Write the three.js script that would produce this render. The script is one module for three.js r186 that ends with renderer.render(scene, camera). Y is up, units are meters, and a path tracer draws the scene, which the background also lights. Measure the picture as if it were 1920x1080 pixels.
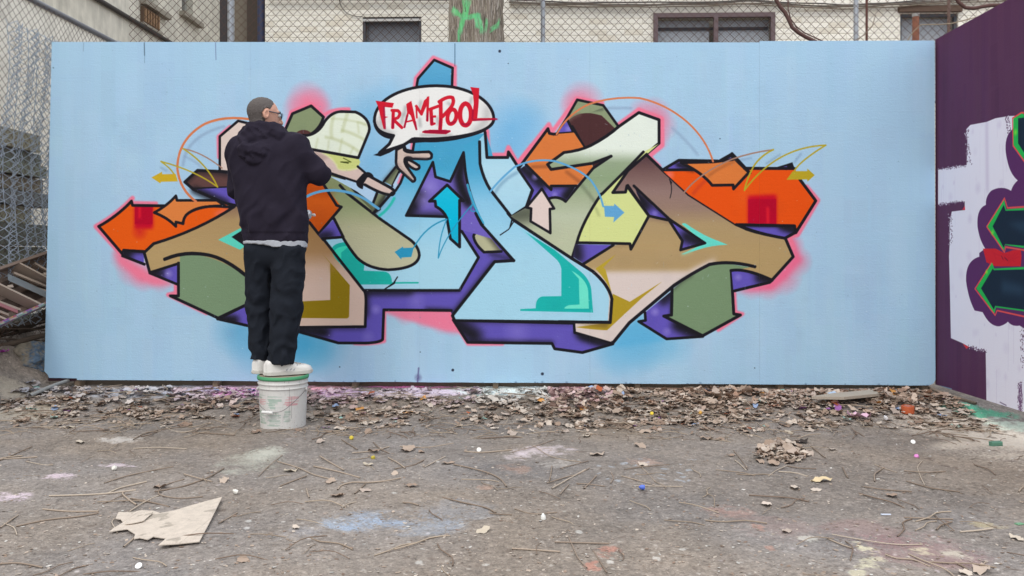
import * as THREE from 'three';
import { mergeGeometries } from 'three/addons/utils/BufferGeometryUtils.js';
import { createNoise2D, createNoise3D } from 'simplex-noise';

// ---------- camera, sky, sun, exposure ----------
const F = 1500, HY = 487, YAW = 0.0267, CAM = new THREE.Vector3(0, 1.04, 5.76);
const scene = new THREE.Scene();
const camera = new THREE.PerspectiveCamera(2 * Math.atan(540 / F) * 180 / Math.PI, 1920 / 1080, 0.05, 400);
camera.position.copy(CAM);
camera.rotation.y = YAW;
camera.setViewOffset(1920, 1080, 0, 540 - HY, 1920, 1080);
camera.updateProjectionMatrix();
const renderer = new THREE.WebGLRenderer();
renderer.toneMapping = THREE.LinearToneMapping;
renderer.toneMappingExposure = 1.58;
renderer.shadowMap.enabled = true;
{ // even overcast sky, a little brighter towards the zenith
  const W = 64, H = 32, d = new Float32Array(W * H * 4);
  for (let j = 0; j < H; j++) for (let i = 0; i < W; i++) {
    const s = Math.max(0, Math.sin(((j + 0.5) / H - 0.5) * Math.PI)), L = 0.8 * (1 + 0.9 * s) / 1.9 * 1.45, o = (j * W + i) * 4;
    d[o] = L * 0.965; d[o + 1] = L * 0.995; d[o + 2] = L * 1.04; d[o + 3] = 1;
  }
  const t = new THREE.DataTexture(d, W, H, THREE.RGBAFormat, THREE.FloatType);
  t.mapping = THREE.EquirectangularReflectionMapping; t.magFilter = THREE.LinearFilter; t.needsUpdate = true;
  scene.background = t; scene.environment = t;
}
const sun = new THREE.DirectionalLight(0xfff4e6, 0.7);
sun.position.set(-3, 9, 7); sun.target.position.set(0, 0, 0);
sun.castShadow = true; sun.shadow.radius = 45; sun.shadow.mapSize.set(2048, 2048);
Object.assign(sun.shadow.camera, { left: -8, right: 8, top: 8, bottom: -8, near: 0.5, far: 40 });
scene.add(sun, sun.target);

// ---------- helpers ----------
let seed = 12345;
const rnd = () => { seed = (seed + 0x6d2b79f5) | 0; let t = Math.imul(seed ^ (seed >>> 15), 1 | seed); t = (t + Math.imul(t ^ (t >>> 7), 61 | t)) ^ t; return ((t ^ (t >>> 14)) >>> 0) / 4294967296; };
const rr = (a, b) => a + (b - a) * rnd();
const n2 = createNoise2D(rnd), n3 = createNoise3D(rnd);
const clamp = (x, a = 0, b = 1) => Math.min(b, Math.max(a, x)), lerp = (a, b, t) => a + (b - a) * t;
const sstep = (a, b, x) => { const t = clamp((x - a) / (b - a)); return t * t * (3 - 2 * t); };
const V = (x, y, z) => new THREE.Vector3(x, y, z);
const cs = Math.cos(YAW), sn = Math.sin(YAW);
function ray(px, py) { const x = (px - 960) / F, y = (HY - py) / F; return V(x * cs - sn, y, -x * sn - cs); }          // direction of a photo pixel
function atZ(px, py, z = 0) { const d = ray(px, py), t = (z - CAM.z) / d.z; return CAM.clone().addScaledVector(d, t); }
function atX(px, py, x) { const d = ray(px, py), t = (x - CAM.x) / d.x; return CAM.clone().addScaledVector(d, t); }
function groundH(x, z) {
  const bank = 0.108 * (1 - sstep(0.02, 0.8, z + 0.1 * n2(x * 0.9, 7))) ;
  const mound = 0.36 * (1 - sstep(-4.0, -3.46, x)) * (1 - sstep(-0.35, 0.95, z));
  return bank + mound * (1 + 0.2 * n2(x * 4, z * 4)) + 0.007 * n2(x * 1.3, z * 1.3) * sstep(0, 0.5, z) + 0.0035 * n2(x * 6 + 9, z * 6) + 0.0018 * n2(x * 22, z * 22);
}
function onGround(px, py) { // where the ray of a photo pixel meets the ground
  const d = ray(px, py); let t = 1.2;
  for (; t < 9; t += 0.01) { const x = CAM.x + d.x * t, y = CAM.y + d.y * t, z = CAM.z + d.z * t; if (y <= groundH(x, z)) break; }
  const p = CAM.clone().addScaledVector(d, t); p.y = groundH(p.x, p.z); return p;
}
const taken = new Map();
function numbered(n) { const k = taken.get(n) ?? 0; taken.set(n, k + 1); return k ? n + '_' + String(k).padStart(3, '0') : n; }
function shadows(o) { o.castShadow = true; o.receiveShadow = true; return o; }
function part(name, geo, mat, parent) { const m = shadows(new THREE.Mesh(geo, mat)); m.name = name; parent.add(m); return m; }
function thing(name, label, category, pos, group) { const g = new THREE.Group(); g.name = numbered(name); g.userData = { label, category }; if (group) g.userData.group = group; if (pos) g.position.copy(pos); scene.add(g); return g; }
function single(name, geo, mat, label, category, group) { const m = shadows(new THREE.Mesh(geo, mat)); m.name = numbered(name); m.userData = { label, category }; if (group) m.userData.group = group; scene.add(m); return m; }
function structure(name, geo, mat) { const m = shadows(new THREE.Mesh(geo, mat)); m.name = name; m.userData = { kind: 'structure' }; scene.add(m); return m; }
function stuff(o, name, label, category) { o.name = name; o.userData = { kind: 'stuff', label, category }; shadows(o); scene.add(o); return o; }
function scatter(list) { // [geometry, matrix, colour] -> one geometry with vertex colours
  const pos = [], nor = [], col = [], idx = [], v = new THREE.Vector3(), nm = new THREE.Matrix3();
  for (const [g, m, c] of list) { const k = pos.length / 3, P = g.attributes.position, N = g.attributes.normal, I = g.index.array; nm.getNormalMatrix(m); for (let i = 0; i < P.count; i++) { v.fromBufferAttribute(P, i).applyMatrix4(m); pos.push(v.x, v.y, v.z); v.fromBufferAttribute(N, i).applyMatrix3(nm).normalize(); nor.push(v.x, v.y, v.z); col.push(c.r, c.g, c.b); } for (let i = 0; i < I.length; i++) idx.push(I[i] + k); }
  const o = new THREE.BufferGeometry(); o.setAttribute('position', new THREE.Float32BufferAttribute(pos, 3)); o.setAttribute('normal', new THREE.Float32BufferAttribute(nor, 3)); o.setAttribute('color', new THREE.Float32BufferAttribute(col, 3)); o.setIndex(idx); return o;
}
const S = (r, g, b) => new THREE.Color().setRGB(r / 255, g / 255, b / 255, THREE.SRGBColorSpace);
const mat = (c, rough = 0.85, o = {}) => new THREE.MeshStandardMaterial({ color: c, roughness: rough, ...o });
function box(w, h, d, x = 0, y = 0, z = 0) { return new THREE.BoxGeometry(w, h, d).translate(x, y, z); }
function bevelBox(w, h, d, b = 0.004) { // box with chamfered edges
  const s = new THREE.Shape(), x = w / 2 - b, y = h / 2 - b; s.moveTo(-x, -y); s.lineTo(x, -y); s.lineTo(x, y); s.lineTo(-x, y); s.closePath();
  return new THREE.ExtrudeGeometry(s, { depth: d - 2 * b, bevelEnabled: true, bevelThickness: b, bevelSize: b, bevelSegments: 1, steps: 1 }).translate(0, 0, -d / 2 + b);
}
function tube(pts, r, seg = 12, rad = 6, closed = false) { return new THREE.TubeGeometry(new THREE.CatmullRomCurve3(pts, closed), seg, r, rad, closed); }
function bar(a, b, r, rad = 8, r2 = r) { // capped cylinder between two points
  const d = b.clone().sub(a), g = new THREE.CylinderGeometry(r2, r, d.length(), rad).translate(0, d.length() / 2, 0);
  return g.applyQuaternion(new THREE.Quaternion().setFromUnitVectors(V(0, 1, 0), d.normalize())).translate(a.x, a.y, a.z);
}
function beam(a, b, w, h, up = V(0, 1, 0)) { // rectangular bar between two points
  const d = b.clone().sub(a), L = d.length(), z = d.clone().normalize(), x = up.clone().cross(z).normalize(), y = z.clone().cross(x);
  return bevelBox(w, h, L, 0.002).applyMatrix4(new THREE.Matrix4().makeBasis(x, y, z).setPosition(a.clone().add(b).multiplyScalar(0.5)));
}
const canvas = (w, h) => { const c = document.createElement('canvas'); c.width = w; c.height = h; return c; };
function canvasTex(c, srgb = true) { const t = new THREE.CanvasTexture(c); if (srgb) t.colorSpace = THREE.SRGBColorSpace; t.magFilter = THREE.LinearFilter; t.wrapS = t.wrapT = THREE.RepeatWrapping; t.anisotropy = 8; return t; }
function dataTex(w, h, fn, srgb = false) { // fn(x, y) -> [r, g, b] 0..255
  const d = new Uint8Array(w * h * 4);
  for (let y = 0; y < h; y++) for (let x = 0; x < w; x++) { const c = fn(x, y), o = (y * w + x) * 4; if (c.length) { d[o] = c[0]; d[o + 1] = c[1]; d[o + 2] = c[2]; } else d[o] = d[o + 1] = d[o + 2] = c; d[o + 3] = 255; }
  const t = new THREE.DataTexture(d, w, h); t.wrapS = t.wrapT = THREE.RepeatWrapping; t.magFilter = THREE.LinearFilter; if (srgb) t.colorSpace = THREE.SRGBColorSpace; t.needsUpdate = true; return t;
}
// fast tiling value noise
const HT = new Float32Array(65536); for (let i = 0; i < 65536; i++) HT[i] = rnd();
function vn(x, y, P = 256) { // period P
  const ix = Math.floor(x), iy = Math.floor(y), fx = x - ix, fy = y - iy, u = fx * fx * (3 - 2 * fx), v = fy * fy * (3 - 2 * fy);
  const m = (k) => ((k % P) + P) % P, a = m(ix), b = m(ix + 1), c = m(iy) * 256, d = m(iy + 1) * 256;
  const p = HT[(a + c) & 65535], q = HT[(b + c) & 65535], r = HT[(a + d) & 65535], s = HT[(b + d) & 65535];
  return p + (q - p) * u + (r - p) * v + (p - q - r + s) * u * v;
}
const fbm = (x, y, o = 4, P = 256) => { let s = 0, a = 0.5, n = 0; for (let i = 0; i < o; i++) { s += a * vn(x, y, P); n += a; a *= 0.5; x = x * 2 + 17; y = y * 2 + 31; P = Math.min(256, P * 2); } return s / n; };
const spotTex = (() => { const t = dataTex(256, 256, (x, y) => 120 + 135 * fbm(x / 16, y / 16, 4, 16)); return t; })();
function withRepeat(t, u, v) { const c = t.clone(); c.repeat.set(u, v); c.needsUpdate = true; return c; }

// ---------- the mural board: plywood sheets with one painting across them ----------
const RG = { P: [0, 0, 1], A: [160, 160, 4.8], B: [160, 360, 4.8], C: [400, 160, 4.8], D: [540, 360, 4.8], E: [540, 500, 4.8], F: [680, 90, 6], G: [680, 240, 6], H: [840, 400, 4.8], I: [900, 160, 4.8], J: [1000, 360, 4.8], K: [1000, 480, 4.8], L: [1200, 240, 4.8], M: [1180, 400, 4.8], N: [1700, 180, 3.6], O: [1700, 480, 3.375] };
function painter(cv, place, scale, grain = 0) { // draws paths given in photo pixels onto a painted surface
  const g = cv.getContext('2d'); g.lineJoin = 'round'; g.lineCap = 'round';
  const trace = (str) => {
    g.beginPath(); const tk = str.match(/@\w|[MLQCZ]|-?[\d.]+/g); let R = RG.P, cmd = 'M', buf = [];
    const need = { M: 2, L: 2, Q: 4, C: 6 };
    for (const t of tk) {
      if (t[0] === '@') { R = RG[t[1]]; continue; }
      if (t === 'Z') { g.closePath(); continue; }
      if (need[t]) { cmd = t; buf = []; continue; }
      buf.push(+t);
      if (buf.length === need[cmd]) {
        const q = []; for (let i = 0; i < buf.length; i += 2) q.push(...place(R[0] + buf[i] / R[2], R[1] + buf[i + 1] / R[2]));
        if (cmd === 'M') { g.moveTo(...q); cmd = 'L'; } else if (cmd === 'L') g.lineTo(...q); else if (cmd === 'Q') g.quadraticCurveTo(...q); else g.bezierCurveTo(...q);
        buf = [];
      }
    }
  };
  const col = (c, a = 1) => Array.isArray(c) ? `rgba(${c[0]},${c[1]},${c[2]},${a})` : c;
  const o = {
    g,
    fill(p, c) { trace(p); g.fillStyle = col(c); g.fill(); },
    line(p, w = 4.4, c = [28, 27, 34], a = 1) { trace(p); g.strokeStyle = col(c, a); g.lineWidth = w * scale * (w >= 4 ? 1.12 : 1); g.stroke(); },
    soft(p, w, blur, c, a = 1) { g.save(); g.filter = `blur(${blur * scale}px)`; trace(p); g.strokeStyle = col(c, a); g.lineWidth = w * scale; g.stroke(); g.restore(); },
    softFill(p, blur, c, a = 1) { g.save(); g.filter = `blur(${blur * scale}px)`; trace(p); g.fillStyle = col(c, a); g.fill(); g.restore(); },
    clip(p, fn) { g.save(); trace(p); g.clip(); fn(); g.restore(); },
    vgrad(y0, y1, stops, x = 900) { const a = place(x, y0), b = place(x, y1), gr = g.createLinearGradient(a[0], a[1], b[0], b[1]); for (const [t, c] of stops) gr.addColorStop(t, col(c)); return gr; },
    shape(p, c, w = 4.4) { o.fill(p, c); o.line(p, w); },
    dab(px, py, r, c, a = 1) { const [x, y] = place(px, py), gr = g.createRadialGradient(x, y, 0, x, y, r * scale); gr.addColorStop(0, col(c, a)); gr.addColorStop(0.5, col(c, a * 0.55)); gr.addColorStop(1, col(c, 0)); g.fillStyle = gr; g.fillRect(x - r * scale, y - r * scale, 2 * r * scale, 2 * r * scale); },
  };
  return o;
}
const WX0 = -3.62, WX1 = 3.12, WY0 = 0.06, WY1 = 2.72, MW = 2048, MH = Math.round(2048 * (WY1 - WY0) / (WX1 - WX0));
const muralCanvas = canvas(MW, MH);
{
  const place = (px, py) => { const p = atZ(px, py, 0); return [(p.x - WX0) / (WX1 - WX0) * MW, (WY1 - p.y) / (WY1 - WY0) * MH]; };
  const k = (place(1000, 300)[0] - place(900, 300)[0]) / 100;
  const m = painter(muralCanvas, place, k), g = m.g;
  const BLK = [28, 27, 34], PUR = [100, 87, 186], LAV = [146, 134, 214], PNK = [240, 122, 152];
  g.fillStyle = 'rgb(168,204,231)'; g.fillRect(0, 0, MW, MH);
  // roller passes: broad uneven patches of the blue coat
  for (let i = 0; i < 900; i++) { const w = rr(20, 60), h = rr(40, 240); g.fillStyle = rnd() < 0.5 ? `rgba(182,213,234,${rr(0.03, 0.13)})` : `rgba(156,191,217,${rr(0.03, 0.12)})`; g.fillRect(rr(-20, MW), rr(-40, MH), w, h); }
  // blue spray clouds on the ground coat
  for (const [x, y, r, c, a] of [[690, 215, 60, [110, 178, 222], 0.6], [700, 300, 70, [110, 178, 222], 0.7], [690, 350, 60, [118, 180, 224], 0.6], [960, 240, 70, [112, 180, 226], 0.75], [950, 285, 60, [112, 180, 226], 0.8], [990, 230, 50, [118, 184, 228], 0.5], [730, 175, 40, [120, 186, 228], 0.4], [575, 645, 60, [70, 165, 210], 0.8], [600, 650, 60, [80, 170, 212], 0.6], [545, 640, 50, [60, 160, 208], 0.8], [1180, 645, 70, [100, 180, 222], 0.75], [1215, 640, 60, [100, 180, 222], 0.7], [1150, 660, 50, [110, 184, 224], 0.5], [1260, 650, 45, [110, 184, 224], 0.5], [450, 620, 60, [90, 170, 214], 0.7], [480, 650, 60, [90, 170, 214], 0.6]]) m.dab(x, y, r, c, a);
  m.softFill('@K M 820 650 L 1000 520 L 950 600 L 1200 760 L 720 830 Z', 4, [95, 178, 222], 0.85);
  // pink overspray and halo line
  for (const [x, y, r, a] of [[575, 190, 42, 0.95], [560, 205, 34, 0.8], [592, 195, 34, 0.8], [600, 205, 26, 0.8], [1092, 192, 44, 0.95], [1080, 200, 34, 0.8], [1225, 215, 36, 0.9], [1238, 235, 34, 0.8], [1232, 260, 26, 0.7], [1200, 205, 22, 0.5], [250, 505, 36, 0.85], [232, 485, 28, 0.8], [270, 520, 30, 0.85], [300, 525, 26, 0.7], [1470, 520, 36, 0.85], [1495, 490, 30, 0.85], [1440, 535, 30, 0.8], [1410, 540, 24, 0.6], [1488, 460, 22, 0.8], [800, 590, 30, 0.85], [830, 600, 30, 0.85], [760, 588, 24, 0.7], [850, 610, 24, 0.6]]) m.dab(x, y, r, PNK, a * 0.85);
  m.softFill('@E M 870 395 L 1470 400 L 1560 600 L 1420 580 L 900 430 Z', 3, PNK, 0.85);
  m.softFill('@B M 345 590 L 580 730 L 820 840 L 620 840 L 480 790 L 300 640 L 240 520 Z', 4, PNK, 0.9);
  m.softFill('@M M 1480 220 L 1500 300 L 1560 420 L 1440 560 L 1290 690 L 940 715 L 1280 610 L 1470 390 L 1410 220 Z', 4, [238, 108, 146], 0.95);
  const halo = (p, w = 9) => { m.soft(p, w, 1.1, PNK, 0.96); };
  halo('@B M 425 55 Q 280 210 95 310 L 330 570'); halo('@B M 425 95 L 640 100', 6); halo('@B M 815 830 L 815 910 L 745 925 L 1090 1090', 8);
  halo('@A M 1200 650 L 1195 460 L 1300 370', 6);
  halo('@C M 650 400 L 700 240 L 880 165 L 1000 280', 7); halo('@C M 1010 260 Q 1080 210 1220 215', 7);
  halo('@F M 590 430 L 600 340 L 795 110 L 1035 210 L 1035 430', 8);
  halo('@G M 1400 30 L 1415 305 L 1610 300 L 1640 215 L 1745 405 L 1900 200', 8);
  halo('@I M 340 700 L 620 350 L 650 420 L 870 120 L 1100 160', 8); halo('@I M 1240 360 L 1430 220 L 1635 300 L 1640 540 L 1520 640 L 1610 730', 9);
  halo('@L M 1500 530 L 1600 650 L 1420 960 L 1340 980 L 1380 1080', 9); halo('@M M 1500 40 L 1440 200', 8); halo('@M M 945 720 L 955 890 L 1020 905 L 800 1050', 7);
  halo('@E M 868 400 L 866 670 Q 760 700 600 690', 7); halo('@E M 870 395 L 1480 400 L 1460 440 L 1620 695 L 1930 695', 7);
  // thin arc shadows on the coat
  m.soft('@A M 880 720 Q 900 460 1250 370', 5, 1.6, [140, 165, 195], 0.7); m.soft('@A M 890 640 Q 1000 680 1050 750', 4, 1.4, [140, 165, 195], 0.6); m.soft('@A M 680 740 L 730 770', 4, 1.4, [130, 158, 190], 0.6);
  m.soft('@I M 1150 205 L 1360 205', 5, 1.6, [140, 165, 195], 0.7); m.soft('@L M 290 0 Q 420 110 520 240', 5, 1.6, [140, 165, 195], 0.6); m.soft('@L M 900 290 L 1000 270', 4, 1.4, [130, 158, 190], 0.6); m.soft('@L M 1140 320 L 1260 240', 4, 1.4, [130, 158, 190], 0.6); m.soft('@L M 1390 310 L 1450 230', 4, 1.4, [130, 158, 190], 0.6);

  // ---- left letter ----
  m.shape('@A M 1210 460 L 1375 320 L 1500 350 L 1500 800 L 1210 770 Z', [222, 205, 196]);
  m.fill('@A M 895 870 L 1010 765 L 1190 770 L 1260 790 L 1330 820 L 1330 920 L 1190 925 L 970 935 Z', [98, 68, 66]);
  m.clip('@A M 895 870 L 1010 765 L 1190 770 L 1260 790 L 1330 820 L 1330 920 L 1190 925 L 970 935 Z', () => { m.soft('@A M 895 880 L 1010 765 L 1330 800', 10, 4, [40, 34, 38], 0.8); });
  m.line('@A M 1330 790 L 1215 775 L 1010 765 L 895 870 L 970 935 L 1190 925 L 1300 920', 5);
  m.fill('@A M 970 935 L 1290 920 L 1400 1090 L 1240 1050 Z', PUR); m.soft('@A M 985 940 L 1260 1060', 16, 4, BLK, 0.85); m.line('@A M 970 935 L 1250 1060 L 1400 1090', 5);
  const leftOr = '@B M 120 310 Q 290 215 415 80 L 422 120 L 710 125 L 1180 75 L 1320 140 Q 1020 345 615 465 L 530 535 L 345 522 L 335 550 Z';
  m.fill(leftOr, [232, 92, 18]);
  m.clip(leftOr, () => { g.save(); m.softFill('@B M 443 120 L 608 120 L 608 330 L 443 330 Z', 3, [196, 6, 44], 1); m.fill('@B M 445 125 L 606 125 L 606 290 L 445 290 Z', [182, 2, 42]); m.dab(262, 435, 18, [200, 20, 40], 0.6); m.soft('@B M 490 140 L 488 230', 4, 2, [235, 30, 50], 0.9); g.restore(); m.soft('@B M 1180 200 L 1320 140', 8, 4, [240, 120, 110], 0.8); });
  m.line('@B M 720 125 L 425 120 L 415 82 Q 290 215 120 310 L 335 560 L 345 525 L 530 535', 5);
  m.fill('@B M 345 528 L 530 540 L 525 650 L 340 575 Z', PUR); m.clip('@B M 345 528 L 530 540 L 525 650 L 340 575 Z', () => { m.soft('@B M 350 540 L 345 580', 34, 6, BLK, 0.95); m.soft('@B M 350 535 L 530 540', 8, 3, BLK, 0.7); }); m.line('@B M 345 525 L 530 537 M 335 575 L 530 650', 5);
  m.shape('@B M 620 185 Q 730 130 815 35 L 825 75 L 1185 75 L 1255 125 Q 1000 120 905 210 Q 880 250 880 285 L 815 270 L 815 310 Q 740 230 620 185 Z', [222, 130, 66], 4.6);
  m.line('@B M 880 285 Q 880 240 910 205 Q 1000 120 1200 130 L 1330 138', 4.6);
  const tanL = '@B M 1330 138 Q 1020 345 615 465 L 530 545 L 580 725 L 850 640 L 850 800 L 1490 830 L 1700 900 L 1700 60 Z';
  m.fill(tanL, m.vgrad(385, 480, [[0, [142, 112, 92]], [0.3, [176, 148, 104]], [1, [182, 155, 108]]]));
  m.line('@B M 1340 132 Q 1020 345 615 465 L 530 545 L 580 725', 5);
  m.fill('@B M 580 725 L 850 640 L 838 832 Z', PUR); m.clip('@B M 580 725 L 850 640 L 838 832 Z', () => { m.soft('@B M 560 720 L 640 720', 34, 8, BLK, 1); m.dab(316, 513, 10, LAV, 0.9); }); m.line('@B M 580 725 L 850 640 L 838 835 L 580 730', 4.6);
  const grnL = '@B M 852 575 L 1000 565 Q 1250 600 1490 800 L 1700 950 L 1480 990 L 1195 1135 L 765 935 L 845 930 L 850 640 Z';
  m.fill(grnL, [122, 148, 116]); m.line('@B M 838 640 L 838 935 L 765 935 L 1195 1135 L 1500 990', 5);
  m.fill('@P M 408 598 L 470 568 L 520 560 L 520 625 Z', PUR); m.clip('@P M 408 598 L 470 568 L 520 560 L 520 625 Z', () => { m.soft('@P M 408 597 L 440 600', 18, 5, BLK, 1); }); m.line('@P M 408 598 L 475 565 M 408 598 L 520 623', 5);
  m.line('@B M 715 605 Q 860 545 1000 555 Q 1150 560 1270 630 Q 1380 690 1500 800', 6);
  m.fill('@B M 1195 430 L 1395 325 L 1500 400 L 1440 490 L 1390 520 Z', [96, 218, 198]); m.fill('@B M 1315 405 L 1400 352 L 1500 380 L 1440 490 Z', BLK);
  m.dab(460, 468, 8, [150, 190, 150], 0.5);

  // ---- middle: the tan leg, thumb shape, cap figure ----
  const leg = '@P M 500 400 L 582 418 L 590 425 L @E 690 230 Q 705 260 700 360 L 690 540 L 80 548 L @P 500 612 Z';
  m.fill(leg, m.vgrad(420, 535, [[0, [152, 116, 72]], [0.45, [168, 132, 92]], [0.75, [206, 178, 160]], [1, [216, 190, 176]]]));
  m.line('@P M 500 400 L 500 612', 5);
  m.fill('@E M 310 -115 L 380 -30 L 380 300 L 125 312 L 60 300 L 60 462 L 100 462 L 525 466 Q 550 466 550 440 L 556 165 L 440 30 Z', [148, 124, 22]);
  m.softFill('@E M 310 -115 L 380 -30 L 380 60 L 440 30 Z', 3, [158, 124, 60], 0.6);
  // purple bars under and between the letters
  const bars = '@H M 110 140 L 280 395 L 100 692 L @E 690 225 L 690 540 L 80 548 L 80 580 L 450 685 L 700 688 Q 830 682 850 655 L 860 388 L 1460 395 L @P 848 592 L @H 420 435 L 590 428 L 300 100 L 250 0 Z';
  m.fill(bars, [98, 86, 182]);
  m.clip(bars, () => {
    m.soft('@E M 680 225 L 1100 222', 15, 5, BLK, 0.9); m.soft('@E M 690 230 L 690 430', 15, 5, BLK, 0.85); m.soft('@E M 1100 225 L 1540 215', 6, 3, BLK, 0.7);
    m.soft('@E M 80 565 L 330 590', 22, 6, BLK, 1); m.soft('@E M 80 550 L 680 550', 6, 4, BLK, 0.7);
    m.soft('@E M 1460 400 L 1250 390', 8, 4, BLK, 0.9); m.soft('@H M 40 915 L 420 440', 9, 4, BLK, 0.85); m.soft('@H M 590 425 L 380 360', 8, 4, BLK, 0.7); m.soft('@H M 280 90 L 590 420', 4, 3, BLK, 0.7);
    m.dab(705, 580, 12, LAV, 0.7); m.dab(780, 565, 22, LAV, 0.4); m.dab(690, 632, 16, LAV, 0.4); m.dab(880, 415, 16, [180, 165, 225], 0.7);
  });
  // lower left foot of the blue letter
  const foot = '@P M 602 447 L 640 440 L 690 420 L 703 400 L 712 390 L 740 360 L 752 345 L 762 320 L 772 285 L 778 262 L 912 250 L 935 330 L 905 420 L @D 1560 350 L 1715 590 L 1545 885 L 680 885 Z';
  m.fill(foot, m.vgrad(255, 470, [[0, [72, 160, 203]], [0.28, [70, 166, 206]], [0.5, [112, 186, 222]], [0.75, [150, 207, 235]], [1, [166, 214, 236]]]));
  m.clip(foot, () => { m.dab(735, 395, 60, [130, 190, 228], 0.7); m.dab(790, 300, 40, [60, 160, 200], 0.6); m.dab(820, 520, 70, [170, 216, 236], 0.6); });
  m.fill('@D M 520 450 Q 400 462 394 515 Q 398 570 450 625 L 640 832 L 935 832 Q 942 722 860 715 L 682 708 L 690 640 Z', [30, 180, 168]); m.fill('@D M 560 480 Q 430 490 420 530 Q 430 590 480 635 L 480 545 Z', [60, 220, 190]); m.line('@D M 940 818 L 1170 816', 3, [30, 180, 168]);
  m.line('@D M 320 425 L 680 885 L 1545 885 L 1715 590 L 1555 340', 4.8); m.line('@E M 690 225 Q 705 260 700 360 L 695 540 L 80 546', 4.8); m.line('@D M 195 275 L 320 430', 5);
  m.line('@D M 860 882 L 950 820 L 985 765', 2.4); m.fill('@D M 905 860 L 950 815 L 980 770 L 962 825 Z', BLK);
  m.line('@E M 80 582 L 450 686 L 700 688 Q 830 682 852 655 L 862 388 L 1470 395', 4.8);
  // right leg of the blue letter
  const rleg = '@G M 1140 200 L 1370 60 L 1310 160 L 1320 400 Q 1360 580 1440 700 L 1670 990 L @H 590 80 L 1120 410 L 1300 520 Q 1445 640 1475 770 L 1460 982 L 60 966 L 40 920 L 420 435 L 592 425 L 300 100 L 250 0 L @G 1350 1080 Q 1190 760 1150 480 Z';
  m.fill(rleg, m.vgrad(255, 480, [[0, [64, 160, 202]], [0.3, [80, 170, 212]], [0.55, [140, 200, 232]], [0.8, [156, 210, 236]], [1, [166, 214, 236]]]));
  m.fill('@H M 700 170 L 960 330 L 1200 530 Q 1280 600 1290 690 L 1306 893 L 650 878 L 652 862 L 790 855 Q 786 760 850 748 L 1020 745 L 1020 500 Q 1010 440 960 400 Z', [28, 180, 174]);
  m.softFill('@H M 640 130 L 720 180 L 850 300 L 760 230 Z', 1.5, [90, 200, 205], 0.5);
  m.fill('@H M 1110 515 Q 1250 590 1262 700 L 1268 858 L 1045 857 Q 1060 825 1110 824 L 1183 820 L 1178 590 Z', [110, 230, 206]);
  const flap = '@G M 1312 130 L 1375 60 L 1400 330 L 1635 330 L 1645 280 L 1910 690 L 1840 890 L 1670 990 L 1440 700 Q 1360 580 1320 400 Z';
  m.fill(flap, m.vgrad(255, 405, [[0, [150, 205, 230]], [0.4, [178, 220, 238]], [1, [168, 214, 236]]]));
  m.clip(flap, () => { m.soft('@G M 1490 730 Q 1560 590 1740 500', 6, 2, [120, 160, 190], 0.7); });
  m.line('@G M 1315 155 L 1320 400 Q 1360 580 1440 700 L 1670 995', 5); m.line('@G M 1378 50 L 1398 332 L 1632 332 L 1640 270 L 1910 690 L 1840 890 L 1680 995', 5);
  m.line('@H M 540 0 L 590 60 L 1120 410 L 1300 520 Q 1445 640 1475 770 L 1460 982 L 60 966 L 40 920 L 420 435 L 592 425', 5.2);
  m.line('@H M 595 70 L 545 145 L 470 195', 2); m.line('@H M 575 60 L 560 120', 3);
  m.fill('@D M 1680 390 Q 1690 358 1760 335 L 1915 525 L 1765 540 Q 1690 470 1680 390 Z', [184, 184, 150]); m.clip('@D M 1680 390 Q 1690 358 1760 335 L 1915 525 L 1765 540 Q 1690 470 1680 390 Z', () => m.soft('@D M 1760 335 L 1915 525', 10, 4, [60, 60, 55], 0.8)); m.line('@D M 1760 335 Q 1672 360 1670 400 Q 1680 470 1765 542 L 1920 535', 4.6);
  // purple triangle with arrow
  const tri = '@G M 790 385 L 820 550 L 985 602 L 1140 280 L 1155 480 Q 1190 720 1230 860 L 1350 1080 L @H 300 100 L 430 240 L 110 145 L @G 1090 1080 L 940 1000 L 490 985 Z';
  m.fill(tri, [112, 98, 190]);
  m.clip(tri, () => { m.soft('@G M 1150 260 L 1080 540 L 1120 700 L 1190 840', 20, 5, BLK, 1); m.soft('@G M 480 1000 L 660 760', 22, 7, BLK, 1); m.soft('@G M 480 1000 L 900 995', 14, 6, BLK, 0.85); m.dab(806, 350, 22, LAV, 0.8); m.dab(795, 375, 20, LAV, 0.7); });
  m.line('@G M 1350 1080 Q 1190 760 1155 480 L 1135 275 L 985 602 L 820 550 L 790 385 L 490 985 L 930 998', 4.6); m.line('@H M 250 0 L 300 100 L 592 425', 5);
  m.shape('@G M 750 825 L 950 640 L 1135 820 L 1090 815 L 1090 1080 L @D 1545 495 L 1462 420 L 1430 235 Q 1400 165 1330 130 L 1325 82 Z', m.vgrad(345, 465, [[0, [30, 190, 222]], [0.6, [0, 186, 222]], [1, [40, 170, 205]]]), 4.8);
  // thumb shape
  const thumb = '@C M 1000 900 Q 1000 820 1060 800 L 1160 838 L @D 600 10 L 840 250 L 1100 430 Q 1178 490 1182 570 Q 1170 690 900 700 Q 720 690 620 590 Q 490 430 410 240 L 350 10 Z';
  m.fill('@C M 1150 830 L 1300 960 L 1460 1080 L @D 825 155 L 770 190 L 600 20 Z', [128, 140, 100]); m.soft('@D M 590 10 L 780 170', 8, 3, [70, 75, 60], 0.7); m.line('@C M 1160 835 L 1310 985 L @D 740 95 L 825 155 L 770 190', 4);
  m.fill(thumb, m.vgrad(350, 480, [[0, [132, 142, 102]], [0.25, [140, 152, 112]], [0.6, [180, 180, 148]], [1, [190, 190, 160]]]));
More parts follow.
